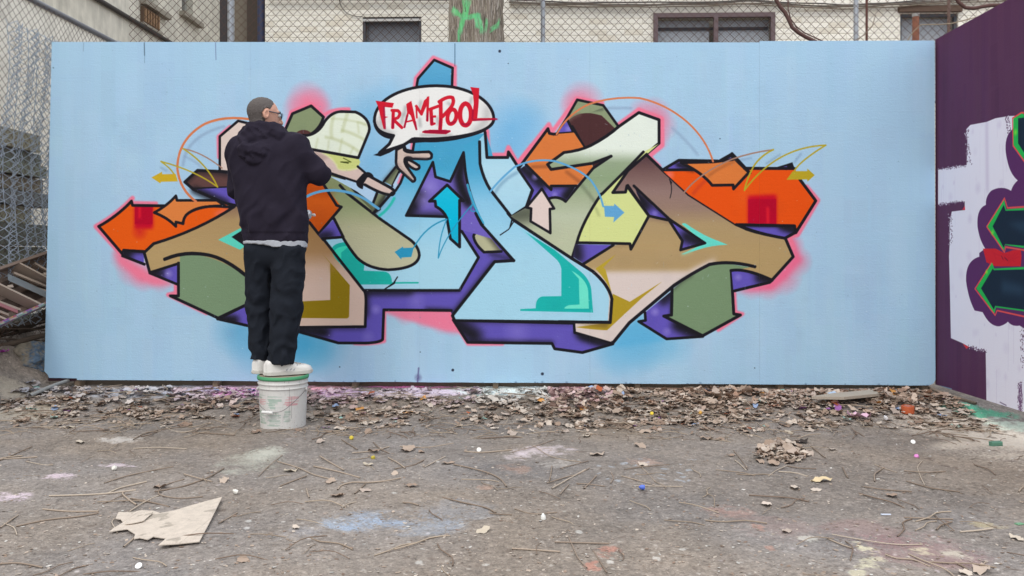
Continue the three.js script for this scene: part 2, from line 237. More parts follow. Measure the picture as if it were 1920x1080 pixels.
  m.line('@C M 1000 850 L 985 900 L 1110 1080 M 1140 900 L 1202 970 L @D 840 250 L 1100 430 Q 1178 490 1182 570 Q 1170 690 900 700 Q 720 690 620 590 Q 490 430 410 240', 4.8); m.line('@C M 1060 800 L 1160 838', 3);
  m.fill('@P M 560 335 L 607 345 L 640 388 L 597 438 L 560 400 Z', m.vgrad(340, 440, [[0, [190, 74, 14]], [0.35, [206, 92, 24]], [1, [188, 78, 18]]])); m.soft('@P M 575 360 L 622 362', 10, 5, [150, 62, 20], 0.5); m.line('@C M 985 880 L 1110 1080 L @D 480 135 L 275 378 L 195 275', 4.8);
  m.fill('@D M 415 240 L 498 405 L 300 420 L 275 385 Z', PUR); m.clip('@D M 415 240 L 498 405 L 300 420 L 275 385 Z', () => m.soft('@D M 280 400 L 380 390', 16, 6, BLK, 0.95)); m.line('@D M 415 240 L 498 405 L 310 420', 4.6);
  // green pentagon, cap, face and pointing arm
  m.shape('@C M 630 440 L 712 255 L 880 185 L 992 285 L 975 330 Q 930 420 860 445 Z', [134, 148, 112], 4.8); m.fill('@C M 735 436 Q 800 370 880 425 L 850 446 Z', [84, 52, 52]);
  m.fill('@C M 1040 815 L 1180 850 L 1290 870 L 1400 900 L 1460 980 L 1440 1060 L 1300 960 Z', [176, 208, 238]);
  m.fill('@C M 780 560 L 1310 655 L 1300 740 L 1400 820 L 1600 930 Q 1640 960 1610 980 Q 1540 990 1360 890 L 1290 870 L 1000 780 L 800 700 Z', [214, 192, 184]); m.softFill('@C M 860 590 L 1060 640 L 960 690 Z', 3, [150, 125, 118], 0.5);
  m.fill('@C M 975 602 L 1310 660 L 1322 690 L 1300 745 L 1230 768 Q 1140 768 1120 750 Q 1100 670 975 602 Z', [204, 212, 132]); m.soft('@C M 975 602 Q 1100 670 1120 750 Q 1180 780 1300 745', 3, 1, [220, 222, 170], 0.9); m.line('@C M 1145 690 L 1240 690 L 1170 655', 1.8, [92, 102, 40]); m.line('@C M 1150 690 L 1215 700', 2, [70, 78, 36]);
  const cap = '@C M 600 455 L 850 450 Q 950 430 1000 330 Q 1060 240 1150 235 L 1280 240 Q 1400 290 1405 390 L 1400 420 L 1305 652 L 850 575 L 600 540 Z';
  m.fill(cap, [226, 235, 218]);
  m.clip(cap, () => { for (const p of ['@C M 1080 250 Q 1040 400 1060 470', '@C M 1200 250 L 1150 420', '@C M 1300 330 L 1400 370', '@C M 1160 400 Q 1280 430 1370 490', '@C M 1010 460 Q 1180 490 1310 590', '@C M 940 480 L 920 570', '@C M 1260 560 L 1220 640', '@C M 1300 340 L 1310 430', '@C M 1095 252 Q 1055 400 1075 470', '@C M 1215 252 L 1165 420', '@C M 1160 412 Q 1280 442 1365 502', '@C M 1010 472 Q 1180 502 1305 602', '@C M 1060 300 Q 1200 300 1380 350', '@C M 1040 500 L 1030 590', '@C M 1160 480 L 1130 620']) m.soft(p, 4, 1.1, [168, 176, 120], 0.28); });
  m.line('@C M 640 447 L 850 450 Q 950 430 1000 330 Q 1060 240 1150 235 L 1280 240 Q 1400 290 1405 390 L 1400 420 L 1305 652 L 850 570', 4.8);
  m.line('@C M 980 765 L 1290 868 M 1300 730 L 1365 785', 4); m.line('@C M 1010 850 L 1040 845 L 1052 805', 3);
  m.fill('@C M 1345 795 Q 1410 755 1445 820 L 1385 830 L 1355 880 L 1345 935 Q 1280 920 1285 860 Z', BLK); m.line('@C M 1400 815 L 1600 925 Q 1650 960 1612 985 Q 1540 995 1365 895', 5);
  // open hand, wrist
  m.fill('@G M 370 440 L 410 480 L 330 650 L 240 600 Z', [124, 134, 104]); m.soft('@G M 385 440 L 250 600', 7, 3, [50, 52, 46], 0.8); m.line('@G M 370 440 L 240 600 M 412 490 L 335 650', 4); m.fill('@G M 410 510 L 455 530 L 370 700 L 340 640 Z', [180, 208, 236]); m.soft('@G M 440 520 L 400 620', 4, 0.8, PNK, 0.95); m.line('@G M 458 535 L 425 620 L 370 705', 4.4);
  m.fill('@G M 170 735 L 260 760 L 215 860 L 120 950 L 100 940 Z', [124, 134, 104]); m.soft('@G M 260 760 L 130 950', 8, 3, [40, 42, 40], 0.9); m.line('@G M 160 735 L 120 840 M 330 730 L 190 890 L 120 955', 4.6); m.soft('@G M 355 790 Q 300 910 190 985', 5, 0.8, [40, 190, 175], 0.95);
  m.shape('@G M 380 245 L 462 205 L 468 250 Q 490 275 560 275 L 745 268 Q 790 290 772 335 Q 755 352 700 350 L 560 345 Q 510 318 478 342 Q 460 375 492 430 L 585 560 Q 600 600 562 602 L 525 570 L 420 475 Q 376 440 375 380 Z', [208, 188, 178], 4.6);
  m.soft('@G M 480 310 L 720 340', 3, 1.6, [150, 128, 122], 0.6); m.soft('@G M 400 400 Q 450 470 560 580', 4, 1.8, [150, 128, 122], 0.5); m.shape('@G M 490 350 Q 560 370 635 425 Q 650 460 600 468 Q 540 450 500 400 Z', [208, 188, 178], 4.4);
  m.fill('@G M 470 195 L 540 165 L 570 160 L 555 250 L 500 245 Z', [180, 208, 236]); m.soft('@G M 552 165 L 548 240', 4, 0.8, PNK, 0.95); m.line('@G M 580 155 L 565 250 M 470 205 L 485 245 L 560 262', 4.4);
  // top pentagon and speech bubble
  m.shape('@F M 605 440 L 622 345 L 805 135 L 1012 225 L 1005 440 Z', m.vgrad(112, 165, [[0, [96, 172, 212]], [1, [78, 158, 202]]]), 4.4);
  const bub = '@F M 132 820 C 130 560 480 425 830 425 C 1180 425 1475 590 1475 800 C 1470 960 1000 1040 580 1020 L 460 1090 L 190 1180 L 300 1080 L 345 985 C 200 960 140 910 132 820 Z';
  m.fill(bub, [234, 235, 233]);
  m.clip(bub, () => { for (const p of ['@F M 200 760 L 215 860', '@F M 480 660 L 470 760', '@F M 655 600 L 640 690', '@F M 840 780 L 850 860', '@F M 1225 560 L 1205 640', '@F M 660 980 L 1000 985', '@F M 450 740 L 440 850', '@F M 640 800 L 650 880', '@F M 960 620 L 990 640']) m.soft(p, 5, 2.2, [140, 142, 144], 0.6); m.soft('@F M 1400 680 Q 1430 850 1250 940', 10, 6, [150, 150, 152], 0.7); m.soft('@F M 150 820 Q 190 930 330 970', 8, 4, [150, 150, 152], 0.7); });
  m.line(bub, 5); m.fill('@F M 115 810 C 120 950 230 1020 330 1025 L 352 985 C 230 960 150 910 145 820 Z', BLK); m.fill('@F M 480 1075 L 580 1005 C 900 1030 1250 985 1400 905 L 1390 930 C 1250 1010 900 1075 700 1060 Z', BLK); m.line('@F M 190 1180 L 460 1095 L 560 1025 M 190 1180 L 300 1080 L 348 985', 5); m.fill('@F M 120 1205 L 190 1175 L 450 1095 L 300 1180 L 200 1220 Z', BLK);
  // lettering on the bubble
  const RED = [206, 26, 48], DRD = [164, 12, 52];
  const letters = () => {
    m.fill('@F M 145 593 L 352 620 L 335 672 L 240 662 L 245 768 L 290 775 L 242 792 L 252 905 L 235 912 L 172 655 Z', RED);
    for (const [p, w] of [['@F M 345 705 L 338 895', 5.5], ['@F M 330 702 L 395 705 Q 440 735 395 785 L 345 805 L 440 895', 5.2], ['@F M 470 890 L 520 690', 3.6], ['@F M 490 832 L 570 812', 3], ['@F M 603 655 L 610 785', 3.2], ['@F M 603 655 L 662 745', 4.6], ['@F M 735 560 L 727 815', 4.2], ['@F M 768 690 L 778 855', 6], ['@F M 755 690 L 850 655', 5], ['@F M 780 775 L 815 770', 4], ['@F M 780 858 L 808 850', 4], ['@F M 878 610 L 880 800 L 872 910', 6.5], ['@F M 862 605 Q 960 535 1012 560 Q 1040 620 975 690 L 900 770', 6], ['@F M 1012 690 C 950 700 930 850 990 855 C 1060 850 1080 700 1012 690', 6.6], ['@F M 1158 625 C 1070 640 1080 870 1155 870 C 1240 870 1240 640 1158 625', 7.6], ['@F M 1235 812 L 1300 800 L 1480 798', 3.6], ['@F M 680 945 L 760 930 L 980 935 L 935 960 L 700 950', 3.6]]) m.line(p, w, RED);
    m.fill('@F M 490 630 L 548 595 L 580 740 L 612 915 L 597 922 L 540 760 L 500 720 Z', RED); m.fill('@F M 640 740 L 690 590 L 750 540 L 742 600 L 672 755 Z', RED); m.fill('@F M 1210 440 L 1312 450 L 1305 620 L 1290 790 L 1228 815 L 1250 620 L 1242 520 Z', RED);
    m.fill('@F M 672 940 L 700 925 L 940 920 L 990 940 L 935 970 L 690 955 Z', DRD);
  };
  letters();
  for (const p of ['@F M 240 662 L 252 905', '@F M 345 800 L 338 895', '@F M 470 890 L 500 760', '@F M 590 830 L 605 915', '@F M 727 740 L 727 815', '@F M 778 780 L 778 855', '@F M 878 800 L 872 910', '@F M 1240 700 L 1235 800', '@F M 990 850 L 1040 830', '@F M 1120 850 Q 1160 880 1200 850', '@F M 1250 812 L 1500 800']) m.line(p, 3.6, DRD, 0.8);
  m.soft('@F M 1480 800 L 1515 802', 2.5, 0.8, DRD, 0.7);

  // ---- right letter ----
  m.shape('@I M 690 440 L 790 280 L 875 130 L 1110 180 L 1245 370 L 1150 460 L 900 460 Z', [140, 154, 120]);
  m.clip('@I M 790 320 L 1245 150 L 1245 380 L 950 570 Z', () => m.soft('@I M 900 230 L 1100 215', 6, 2, [80, 88, 74], 0.7));
  m.fill('@I M 795 320 Q 900 210 1095 272 L 1215 388 Q 1100 485 950 570 L 840 390 Z', [76, 46, 48]); m.soft('@I M 800 320 Q 850 270 900 265', 6, 2, [110, 85, 80], 0.6);
  m.fill('@I M 782 325 L 842 425 L 690 437 Z', PUR); m.dab(1066, 242, 8, LAV, 0.9); m.line('@I M 785 310 L 842 425 L 690 437', 4.4); m.line('@I M 830 370 L 945 570', 4.6);
  const orR = '@I M 410 690 L 612 390 L 625 432 L 660 440 L 690 437 L 845 425 L 940 568 L 1020 740 L 870 900 L 640 908 L 640 940 L 420 720 Z';
  m.fill(orR, [216, 122, 62]); m.clip(orR, () => { m.soft('@I M 470 735 L 600 730', 6, 2, [150, 84, 48], 0.7); m.soft('@I M 780 780 L 900 870', 6, 2, [150, 84, 48], 0.7); }); m.line('@I M 345 750 L 612 390 L 625 432 L 662 440 L 690 437', 5);
  const body = '@I M 610 715 L 755 605 Q 900 590 1000 540 Q 1150 460 1250 370 L 1430 245 L 1612 310 L 1612 520 L 1490 620 L 1100 980 L 1025 1080 L @J 390 455 L 350 590 L 0 370 L @P 958 405 L 990 388 L @I 620 1020 Q 700 1000 770 1045 L 1015 750 L 1010 700 L 640 755 Z';
  m.fill(body, m.vgrad(210, 440, [[0, [232, 240, 232]], [0.3, [226, 236, 224]], [0.42, [150, 168, 138]], [0.55, [142, 164, 128]], [0.72, [168, 180, 150]], [0.85, [186, 196, 170]], [1, [186, 194, 164]]]));
  m.clip(body, () => { m.softFill('@I M 1250 370 L 1430 245 L 1612 310 L 1612 520 L 1480 620 Q 1200 560 900 620 Z', 8, [228, 238, 228], 0.85); m.soft('@I M 900 880 L 1060 1080', 6, 2.4, [110, 120, 96], 0.6); m.soft('@P M 958 405 L 1000 400', 30, 10, [50, 52, 44], 0.75); m.soft('@J M 350 590 L 400 440', 3, 2, [110, 115, 90], 0.5); });
  m.fill('@I M 1010 700 L 1180 635 L 1020 745 Z', [66, 36, 38]); m.line('@I M 1180 638 L 1010 702 L 640 757 L 608 712 L 755 605 Q 900 590 1000 540 Q 1150 460 1250 370 L 1430 245 L 1612 310 L 1612 520 L 1495 620', 5); m.line('@I M 1180 638 L 1020 745 L 770 1045', 4.6);
  const purR = '@I M 350 760 L 415 715 L 640 935 L 640 905 L 865 905 L 770 1045 Q 700 990 620 1020 L 555 930 L 440 1085 L 420 1085 L 475 945 Z';
  m.fill(purR, PUR); m.clip(purR, () => { m.soft('@I M 370 730 L 560 890', 20, 6, BLK, 1); m.soft('@I M 880 900 L 780 1000', 22, 5, BLK, 1); m.soft('@I M 640 905 L 870 905', 8, 4, BLK, 0.9); m.dab(1003, 332, 8, LAV, 0.8); m.dab(1040, 365, 7, LAV, 0.8); });
  m.line('@I M 345 755 L 475 945 L 420 1085 M 415 715 L 640 940 L 640 905 L 865 905 M 770 1045 Q 700 990 620 1020', 4.6);
  m.shape('@P M 1016 354 L 987 389 L 996 391 L 995 415 L 1032 437 L 1031 392 L 1039 391 Z', [224, 206, 200], 4.4);
  // right brown-tan limb
  const limb = '@I M 1500 640 L 1650 770 L @L 440 600 L 860 865 L @M 1050 140 Q 1200 195 1400 215 L 1475 390 L 1280 605 Q 1050 490 920 510 L @M 1130 480 Q 900 420 720 460 Q 560 540 400 640 L 0 985 L @K 710 790 L 370 690 L 365 600 L 670 595 L 685 390 Q 672 300 622 235 L 440 75 L @J 720 480 L 870 465 L 880 515 L 1040 215 L @I 1320 910 L 1310 965 L 1195 965 L 1330 770 L 1480 625 Z';
  m.fill(limb, m.vgrad(292, 470, [[0, [84, 58, 62]], [0.16, [116, 88, 86]], [0.38, [146, 120, 114]], [0.55, [152, 126, 112]], [0.72, [174, 150, 110]], [1, [180, 154, 108]]]));
  m.clip(limb, () => {
    m.softFill('@P M 1080 508 L 1290 508 L 1340 480 L 1340 500 L 1270 700 L 1060 700 Z', 5, [218, 204, 198], 1); m.softFill('@K M 500 60 L 640 120 L 1400 90 L 1700 0 L 1500 -60 L 640 -60 Z', 5, [176, 150, 108], 0.9);
    m.soft('@J M 1040 215 L 1220 255', 8, 4, [120, 96, 84], 0.6); m.soft('@J M 720 480 L 870 470', 6, 4, [140, 116, 90], 0.6);
    m.fill('@J M 745 560 L 560 690 Q 660 800 705 905 L 650 700 L 630 680 Z', [184, 160, 52]); m.fill('@K M 715 340 L 868 412 L 1000 330 L 1160 230 L 985 370 L 665 668 Q 550 665 380 640 L 690 600 L 705 480 Z', [176, 150, 42]); m.softFill('@K M 375 610 L 690 600 L 660 650 Z', 3, [120, 96, 48], 0.8);
    m.fill('@I M 1385 905 L 1450 985 L 1560 1080 L 1460 1080 Z', [36, 34, 50]);
  });
  m.line('@I M 1505 630 L 1650 770 L @L 440 600 L 860 865 L @M 1050 140 Q 1200 195 1400 215 L 1475 390 L 1285 600', 5);
  m.line('@L M 265 460 Q 300 540 270 630', 1.6); m.fill('@L M 262 455 L 290 490 L 278 520 Z', BLK);
  // green arrow and purple around it
  const pl = '@K M 1005 510 L 1250 310 L 1245 530 L 1170 540 L 1525 720 L 1200 747 L 948 590 L 1010 580 Z';
  m.fill(pl, PUR); m.clip(pl, () => { m.soft('@K M 1240 320 L 1170 400', 20, 6, BLK, 0.95); m.soft('@K M 1250 330 L 1245 530', 6, 3, BLK, 0.8); m.soft('@K M 1300 620 L 1540 730', 24, 6, BLK, 1); m.dab(1228, 585, 10, LAV, 0.8); m.dab(1250, 622, 10, LAV, 0.6); }); m.line('@K M 1005 510 L 1010 580 L 948 590 L 1200 747 L 1525 725', 4.6);
  m.fill('@M M 385 690 Q 560 540 720 465 Q 820 432 920 460 L 1090 485 L 915 520 L 930 700 L 945 905 L 1000 915 L @K 1525 715 L @M 310 925 L 385 912 Z', [120, 146, 112]); m.soft('@M M 400 680 Q 470 600 560 560', 5, 3, [60, 66, 54], 0.7);
  m.line('@M M 385 680 L 380 915 L 310 925 L @K 1525 718 L @M 1000 915 L 940 905 L 918 520', 5);
  m.fill('@M M 920 515 Q 1050 490 1285 602 L 1260 620 L 937 700 Z', PUR); m.clip('@M M 920 515 Q 1050 490 1285 602 L 1260 620 L 937 700 Z', () => { m.soft('@M M 1290 600 L 1180 580', 22, 6, BLK, 1); m.soft('@M M 1040 500 L 1290 600', 6, 3, BLK, 0.7); m.dab(1384, 520, 9, LAV, 0.7); }); m.line('@M M 915 515 Q 1050 490 1285 602 L 1260 622 L 930 702', 5);
  m.line('@M M 1130 480 Q 900 420 720 460 Q 560 540 400 650 L 0 985 L @K 710 790 L 370 690 L 362 600 L 60 590', 5.4);
  // purple block at the foot
  const pb = '@P M 852 601 L 1074 606 L 1077 624 L 1148 645 L 1092 661 L 1040 654 L 1035 644 L 877 641 Z';
  m.fill(pb, [98, 86, 182]); m.clip(pb, () => { m.soft('@P M 852 605 L 890 630', 30, 8, BLK, 1); m.soft('@P M 880 640 L 1035 643', 7, 4, BLK, 0.9); m.soft('@P M 852 602 L 1074 606', 5, 4, BLK, 0.6); m.soft('@P M 1090 630 L 1150 650', 16, 5, BLK, 1); m.soft('@P M 1078 626 L 1120 640', 6, 4, BLK, 0.9); m.dab(970, 622, 30, LAV, 0.4); }); m.line('@P M 850 600 L 877 642 L 1035 644 L 1040 654 L 1092 661 L 1149 645 L 1148 642', 4.8); m.line('@P M 852 601 L 1076 606 M 1144 604 L 1074 604', 4.6); m.line('@P M 1076 606 L 1077 624 L 1147 644', 4);
  // dark arrow + cyan chevron
  m.fill('@J M 1335 288 Q 1345 278 1370 282 Q 1480 360 1600 415 L 1750 475 Q 1600 480 1480 520 L 1360 562 L 1330 560 L 1545 462 Z', [104, 222, 206]); m.soft('@J M 1340 565 L 1420 540', 4, 2.4, [170, 190, 150], 0.7);
  const da = '@J M 925 0 L 1225 245 L 1545 460 L 1325 522 L 1342 440 L 1222 255 L 1040 215 L 980 110 Z';
  m.fill(da, PUR); m.clip(da, () => { m.soft('@J M 925 0 L 1010 130', 22, 6, BLK, 1); m.soft('@J M 1540 460 L 1380 400', 24, 6, BLK, 0.95); m.soft('@J M 1000 60 L 1200 230', 6, 3, BLK, 0.6); m.dab(1228, 400, 7, LAV, 0.6); }); m.line('@I M 1385 905 L @J 1225 245 L 1545 460 L 1325 522 L 1342 440 L 1222 255 L 1040 215 L @I 1330 900', 4.6);
  // lime arrow
  const lime = '@I M 1612 525 L 1330 770 L 1195 965 L 1310 962 L 1322 910 L @J 1040 215 L 880 515 L 870 465 L 392 455 Q 440 270 620 10 L @I 1100 975 Q 1280 800 1470 600 Z';
  m.fill(lime, [212, 222, 148]); m.line('@I M 1470 600 Q 1280 800 1100 975 L @J 610 20 Q 440 270 392 455 L 350 590 M 392 455 L 870 465 L 878 515 L 1040 215 L @I 1322 905 L 1310 962 L 1195 965 L 1330 770 L 1500 620', 4.8);
  m.fill('@J M 375 470 L 715 478 L 455 645 L 360 585 Z', PUR); m.clip('@J M 375 470 L 715 478 L 455 645 L 360 585 Z', () => m.soft('@J M 380 470 L 400 590', 22, 7, BLK, 0.95)); m.line('@J M 720 478 L 455 645', 4.6); m.line('@H M 590 60 L 1120 410 L 1300 520 Q 1445 640 1475 770 L 1460 982 L 1000 975', 5.2);
  m.soft('@J M 560 140 L 590 210', 4, 2, [150, 160, 110], 0.6);
  // right orange arrow
  const ro = '@L M 205 385 L 480 375 L 950 362 L 1390 362 L 1450 470 L 1582 655 L 1402 940 L 1390 878 L 865 868 L 440 600 Z';
  m.fill(ro, [232, 84, 18]); m.clip(ro, () => { m.softFill('@L M 972 610 L 1228 600 L 1228 900 L 972 900 Z', 3, [200, 8, 40], 1); m.fill('@L M 974 640 L 1226 640 L 1226 900 L 974 900 Z', [184, 2, 42]); m.soft('@L M 1150 720 L 1152 860', 4, 2, [238, 40, 50], 0.9); m.soft('@L M 480 590 Q 560 490 620 450', 6, 2.4, [190, 60, 40], 0.6); m.dab(1255, 328, 12, [240, 120, 110], 0.9); });
  m.fill('@L M 200 368 L 350 290 L 420 320 L 500 375 L 210 385 Z', PUR); m.soft('@L M 340 330 L 480 370', 9, 3, BLK, 1); m.line('@L M 500 375 L 200 378 L 350 290 L 700 296', 4.8); m.fill('@L M 690 296 L 828 218 L 850 290 L 740 305 Z', BLK); m.fill('@L M 760 290 L 820 262 L 826 285 Z', [90, 80, 150]); m.fill('@L M 1210 358 L 1372 308 L 1392 365 L 1300 370 Z', BLK); m.fill('@L M 1265 356 L 1320 342 L 1330 358 Z', [84, 76, 150]);
  m.shape('@L M 370 312 L 650 306 L 835 285 L 845 270 L 980 400 L 842 548 L 838 512 L 650 516 Q 560 400 370 312 Z', [220, 124, 60], 4.8); m.soft('@L M 620 430 Q 720 350 850 300', 5, 2, [160, 90, 50], 0.6); m.line('@L M 828 230 L 990 405', 4.8);
  m.line('@L M 940 363 L 1390 365 M 1440 465 L 1582 655 L 1402 942 L 1390 880 L 868 870', 5); m.fill('@L M 905 878 L 1390 882 L 1395 940 L 1305 990 Q 1050 950 905 878 Z', PUR); m.clip('@L M 905 878 L 1390 882 L 1395 940 L 1305 990 Q 1050 950 905 878 Z', () => { m.soft('@L M 1280 885 L 1400 925', 16, 4, BLK, 0.95); m.soft('@L M 905 880 L 1390 884', 5, 2, BLK, 0.8); }); m.line('@L M 870 870 L 1390 882 L 1400 940 L 1305 992 Q 1050 950 870 870', 5);
  // floating ribbons and small arrows
  const OA = [214, 124, 82], BA = [96, 168, 216], MU = [182, 166, 44], BR = [164, 128, 112], TL = [44, 150, 192];
  m.line('@A M 1480 305 Q 1250 270 1080 345 Q 830 480 828 750 Q 850 940 995 1045', 4, OA); m.line('@A M 1230 745 Q 1050 600 880 570', 2.6, BR); m.line('@A M 880 570 Q 1100 710 1190 915', 2.8, MU); m.line('@A M 1190 915 Q 1000 770 680 685', 2.6, MU); m.line('@A M 680 685 Q 760 740 800 800', 2.4, MU); m.fill('@A M 595 830 L 690 778 L 692 800 L 812 798 L 832 865 L 680 868 L 675 882 Z', [206, 172, 40]);
  m.line('@P M 1043.7 251.7 Q 1063 214 1105 195 Q 1150 180 1200 184 Q 1250 195 1290 230 Q 1325 262 1337 303', 3.4, OA);
  m.line('@P M 918.7 360 Q 935 338 965 313 Q 1000 296 1040 302 Q 1085 315 1108 338 Q 1126 362 1131 387', 3.6, BA); m.fill('@J M 635 125 L 725 125 L 730 105 L 820 185 L 720 275 L 728 225 L 645 222 Z', [98, 166, 214]);
  m.line('@C M 842 1000 Q 950 940 1100 945 Q 1300 960 1430 1070 L @D 815 150', 4.4, BA);
  m.fill('@D M 960 540 L 1035 490 L 1037 505 L 1132 500 L 1110 585 L 1022 590 L 1020 608 Z', TL); m.line('@D M 1132 500 Q 1240 300 1430 245', 2.6, TL); m.line('@D M 1430 245 Q 1360 400 1353 595 Q 1420 380 1660 110', 2, TL); m.line('@D M 1640 0 Q 1680 150 1760 280', 3, [60, 168, 208]); m.line('@D M 1660 110 Q 1620 190 1690 170', 2, TL); m.line('@G M 1180 640 Q 1210 780 1290 940', 4, [66, 170, 212], 0.9);
  m.line('@L M 400 578 Q 540 400 830 280 Q 1000 220 1200 195', 2.8, BR); m.line('@L M 1200 195 Q 1080 250 1020 350 Q 960 460 940 560', 3, MU); m.line('@L M 940 560 Q 1230 170 1672 155', 2.8, MU); m.line('@L M 1672 155 Q 1450 290 1392 380', 2.8, MU); m.fill('@L M 1375 388 L 1505 388 L 1507 366 L 1572 425 L 1507 482 L 1505 462 L 1318 466 Z', [186, 164, 40]);
  // uneven spray coverage: fine mist of paint over the fills
  for (let i = 0; i < 9000; i++) { const [x, y] = place(rr(180, 1540), rr(105, 665)); g.fillStyle = rnd() < 0.5 ? `rgba(255,255,255,${rr(0.03, 0.1)})` : `rgba(20,20,30,${rr(0.03, 0.09)})`; const r = rr(0.6, 1.8); g.fillRect(x, y, r, r); }
  for (let i = 0; i < 260; i++) { const x = rr(200, 1520), y = rr(120, 650); m.dab(x, y, rr(6, 26), rnd() < 0.5 ? [255, 255, 255] : [30, 30, 45], rr(0.01, 0.03)); }
  // paint flecks, screws, split seams
  const cl = (p, w, c, a) => m.line(p, w, c, a);
  cl('@P M 270.5 80 L 271 104', 1.6, [70, 90, 110], 0.9); cl('@P M 271 104 L 271 118', 1, [110, 140, 165], 0.8); cl('@P M 404 80 L 405 112', 1.4, [110, 120, 160], 0.8); cl('@P M 853 82 L 853 124', 1.5, [60, 90, 120], 0.9); cl('@P M 157 80 L 156 96', 1.4, [140, 165, 190], 0.8);
  cl('@P M 785 690 L 783 716', 3, [96, 96, 140], 0.75); m.dab(784, 708, 9, [90, 84, 130], 0.7);
  for (const [x, y, r] of [[937, 96, 2.6], [849, 694, 2.6], [1017, 701, 2.8], [953, 119, 1], [1350, 260, 1], [1085, 70, 1], [1415, 690, 1], [637, 688, 1.2], [788, 660, 1], [100, 127, 1]]) { const [x0, y0] = place(x, y); g.fillStyle = 'rgba(40,44,60,0.9)'; g.beginPath(); g.arc(x0, y0, r * k, 0, 7); g.fill(); }
  for (let i = 0; i < 260; i++) { const [x, y] = place(rr(90, 1750), rr(84, 712)); g.fillStyle = rnd() < 0.5 ? 'rgba(120,150,175,0.5)' : 'rgba(215,232,242,0.5)'; g.fillRect(x, y, rr(1, 3), rr(1, 2)); }
  for (let i = 0; i < 70; i++) { const x = rr(90, 1750), y = rr(84, 712), L = rr(2, 12); cl(`@P M ${x} ${y} L ${x + rr(-0.6, 0.6)} ${y + L}`, rr(0.5, 1), rnd() < 0.5 ? [140, 172, 200] : [196, 222, 240], 0.35); }
  for (let i = 0; i < 46; i++) { const x = rr(90, 1750), y = rr(84, 712); cl(`@P M ${x} ${y} L ${x + rr(-6, 6)} ${y + rr(-3, 6)}`, 0.8, [205, 225, 240], 0.5); }
  for (let i = 0; i < 60; i++) { const x = rr(88, 1750); m.dab(x, lerp(713, 723, (x - 90) / 1660) - rr(-2, 2), rr(1.5, 4), [70, 90, 120], 0.5); }
}
const muralTex = canvasTex(muralCanvas);
const paintBump = dataTex(512, 512, (x, y) => 90 + 100 * fbm(x / 4, y / 4, 2, 128) + 60 * fbm(x / 40 + 3, y / 2.5, 2, 128));
const muralMat = new THREE.MeshPhysicalMaterial({ map: muralTex, roughness: 0.7, specularIntensity: 0.2, bumpMap: withRepeat(paintBump, 9, 3.6), bumpScale: 0.002 });
const plyEdge = mat(S(112, 96, 88), 0.9);
const plyBack = mat(S(126, 110, 94), 0.9);
const mural = thing('mural_board', 'long pale blue plywood hoarding painted with a colourful graffiti piece and speech bubble', 'mural');
{
  const seams = [70, 155.5, 470, 787, 1106, 1424, 1800];
  const topY = (px) => px < 1424 ? lerp(78.5, 79.5, (px - 97) / 1330) : lerp(77, 76, (px - 1424) / 330);
  const botY = (px) => lerp(712, 723, (px - 83) / 1670);
  for (let i = 0; i < 6; i++) {
    const q = [], first = i === 0, last = i === 5, xa = seams[i] + 0.06, xb = seams[i + 1] - 0.06;
    if (first) q.push([97, 80], [98.5, 78.5]); else q.push([xa, topY(xa + 0.5)]);
    if (last) q.push([1751, 76], [1752.5, 78], [1753, 400], [1754, 712], [1750, 719], [1742, 722.5]); else q.push([xb, topY(xb - 0.5)], [xb, botY(xb)]);
    if (!last) for (let s = 1; s < 8; s++) { const x = lerp(xb, first ? 145 : xa, s / 8); q.push([x, botY(x) + rr(-0.5, 0.5)]); }
    if (first) q.push([144.5, 712.2], [144, 709.5], [92, 708.5], [89, 702], [83, 696], [83.5, 690]); else if (last) { for (let s = 1; s < 8; s++) { const x = lerp(1742, xa, s / 8); q.push([x, botY(x) + rr(-0.5, 0.5)]); } q.push([xa, botY(xa)]); } else q.push([xa, botY(xa)]);
    const sh = new THREE.Shape(q.map(([x, y]) => { const p = atZ(x, y, 0); return new THREE.Vector2(p.x, p.y); }));
    const geo = new THREE.ExtrudeGeometry(sh, { depth: 0.0178, bevelEnabled: false }).translate(0, 0, -0.0178 + rr(-0.0006, 0.0006));
    const uv = geo.attributes.uv, po = geo.attributes.position;
    for (let j = 0; j < uv.count; j++) uv.setXY(j, (po.getX(j) - WX0) / (WX1 - WX0), (po.getY(j) - WY0) / (WY1 - WY0));
    part('plywood_panel', geo, [muralMat, plyEdge], mural);
  }
  // maroon backing strip and studs that carry the sheets
  const p0 = atZ(92, 709, -0.03), p1 = atZ(144, 712.5, -0.03);
  part('bottom_rail', box(p1.x - p0.x, 0.03, 0.02, (p0.x + p1.x) / 2, p0.y - 0.004, -0.032), mat(S(70, 40, 52), 0.8), mural);
  part('bottom_plate', bevelBox(6.3, 0.14, 0.04).translate(-0.28, 0.1, -0.14), plyBack, mural);
  for (let i = 0; i < 7; i++) { const x = lerp(-3.35, 2.8, i / 6); part('stud', bevelBox(0.038, 2.52, 0.089).translate(x, 1.3, -0.068), plyBack, mural); }
}

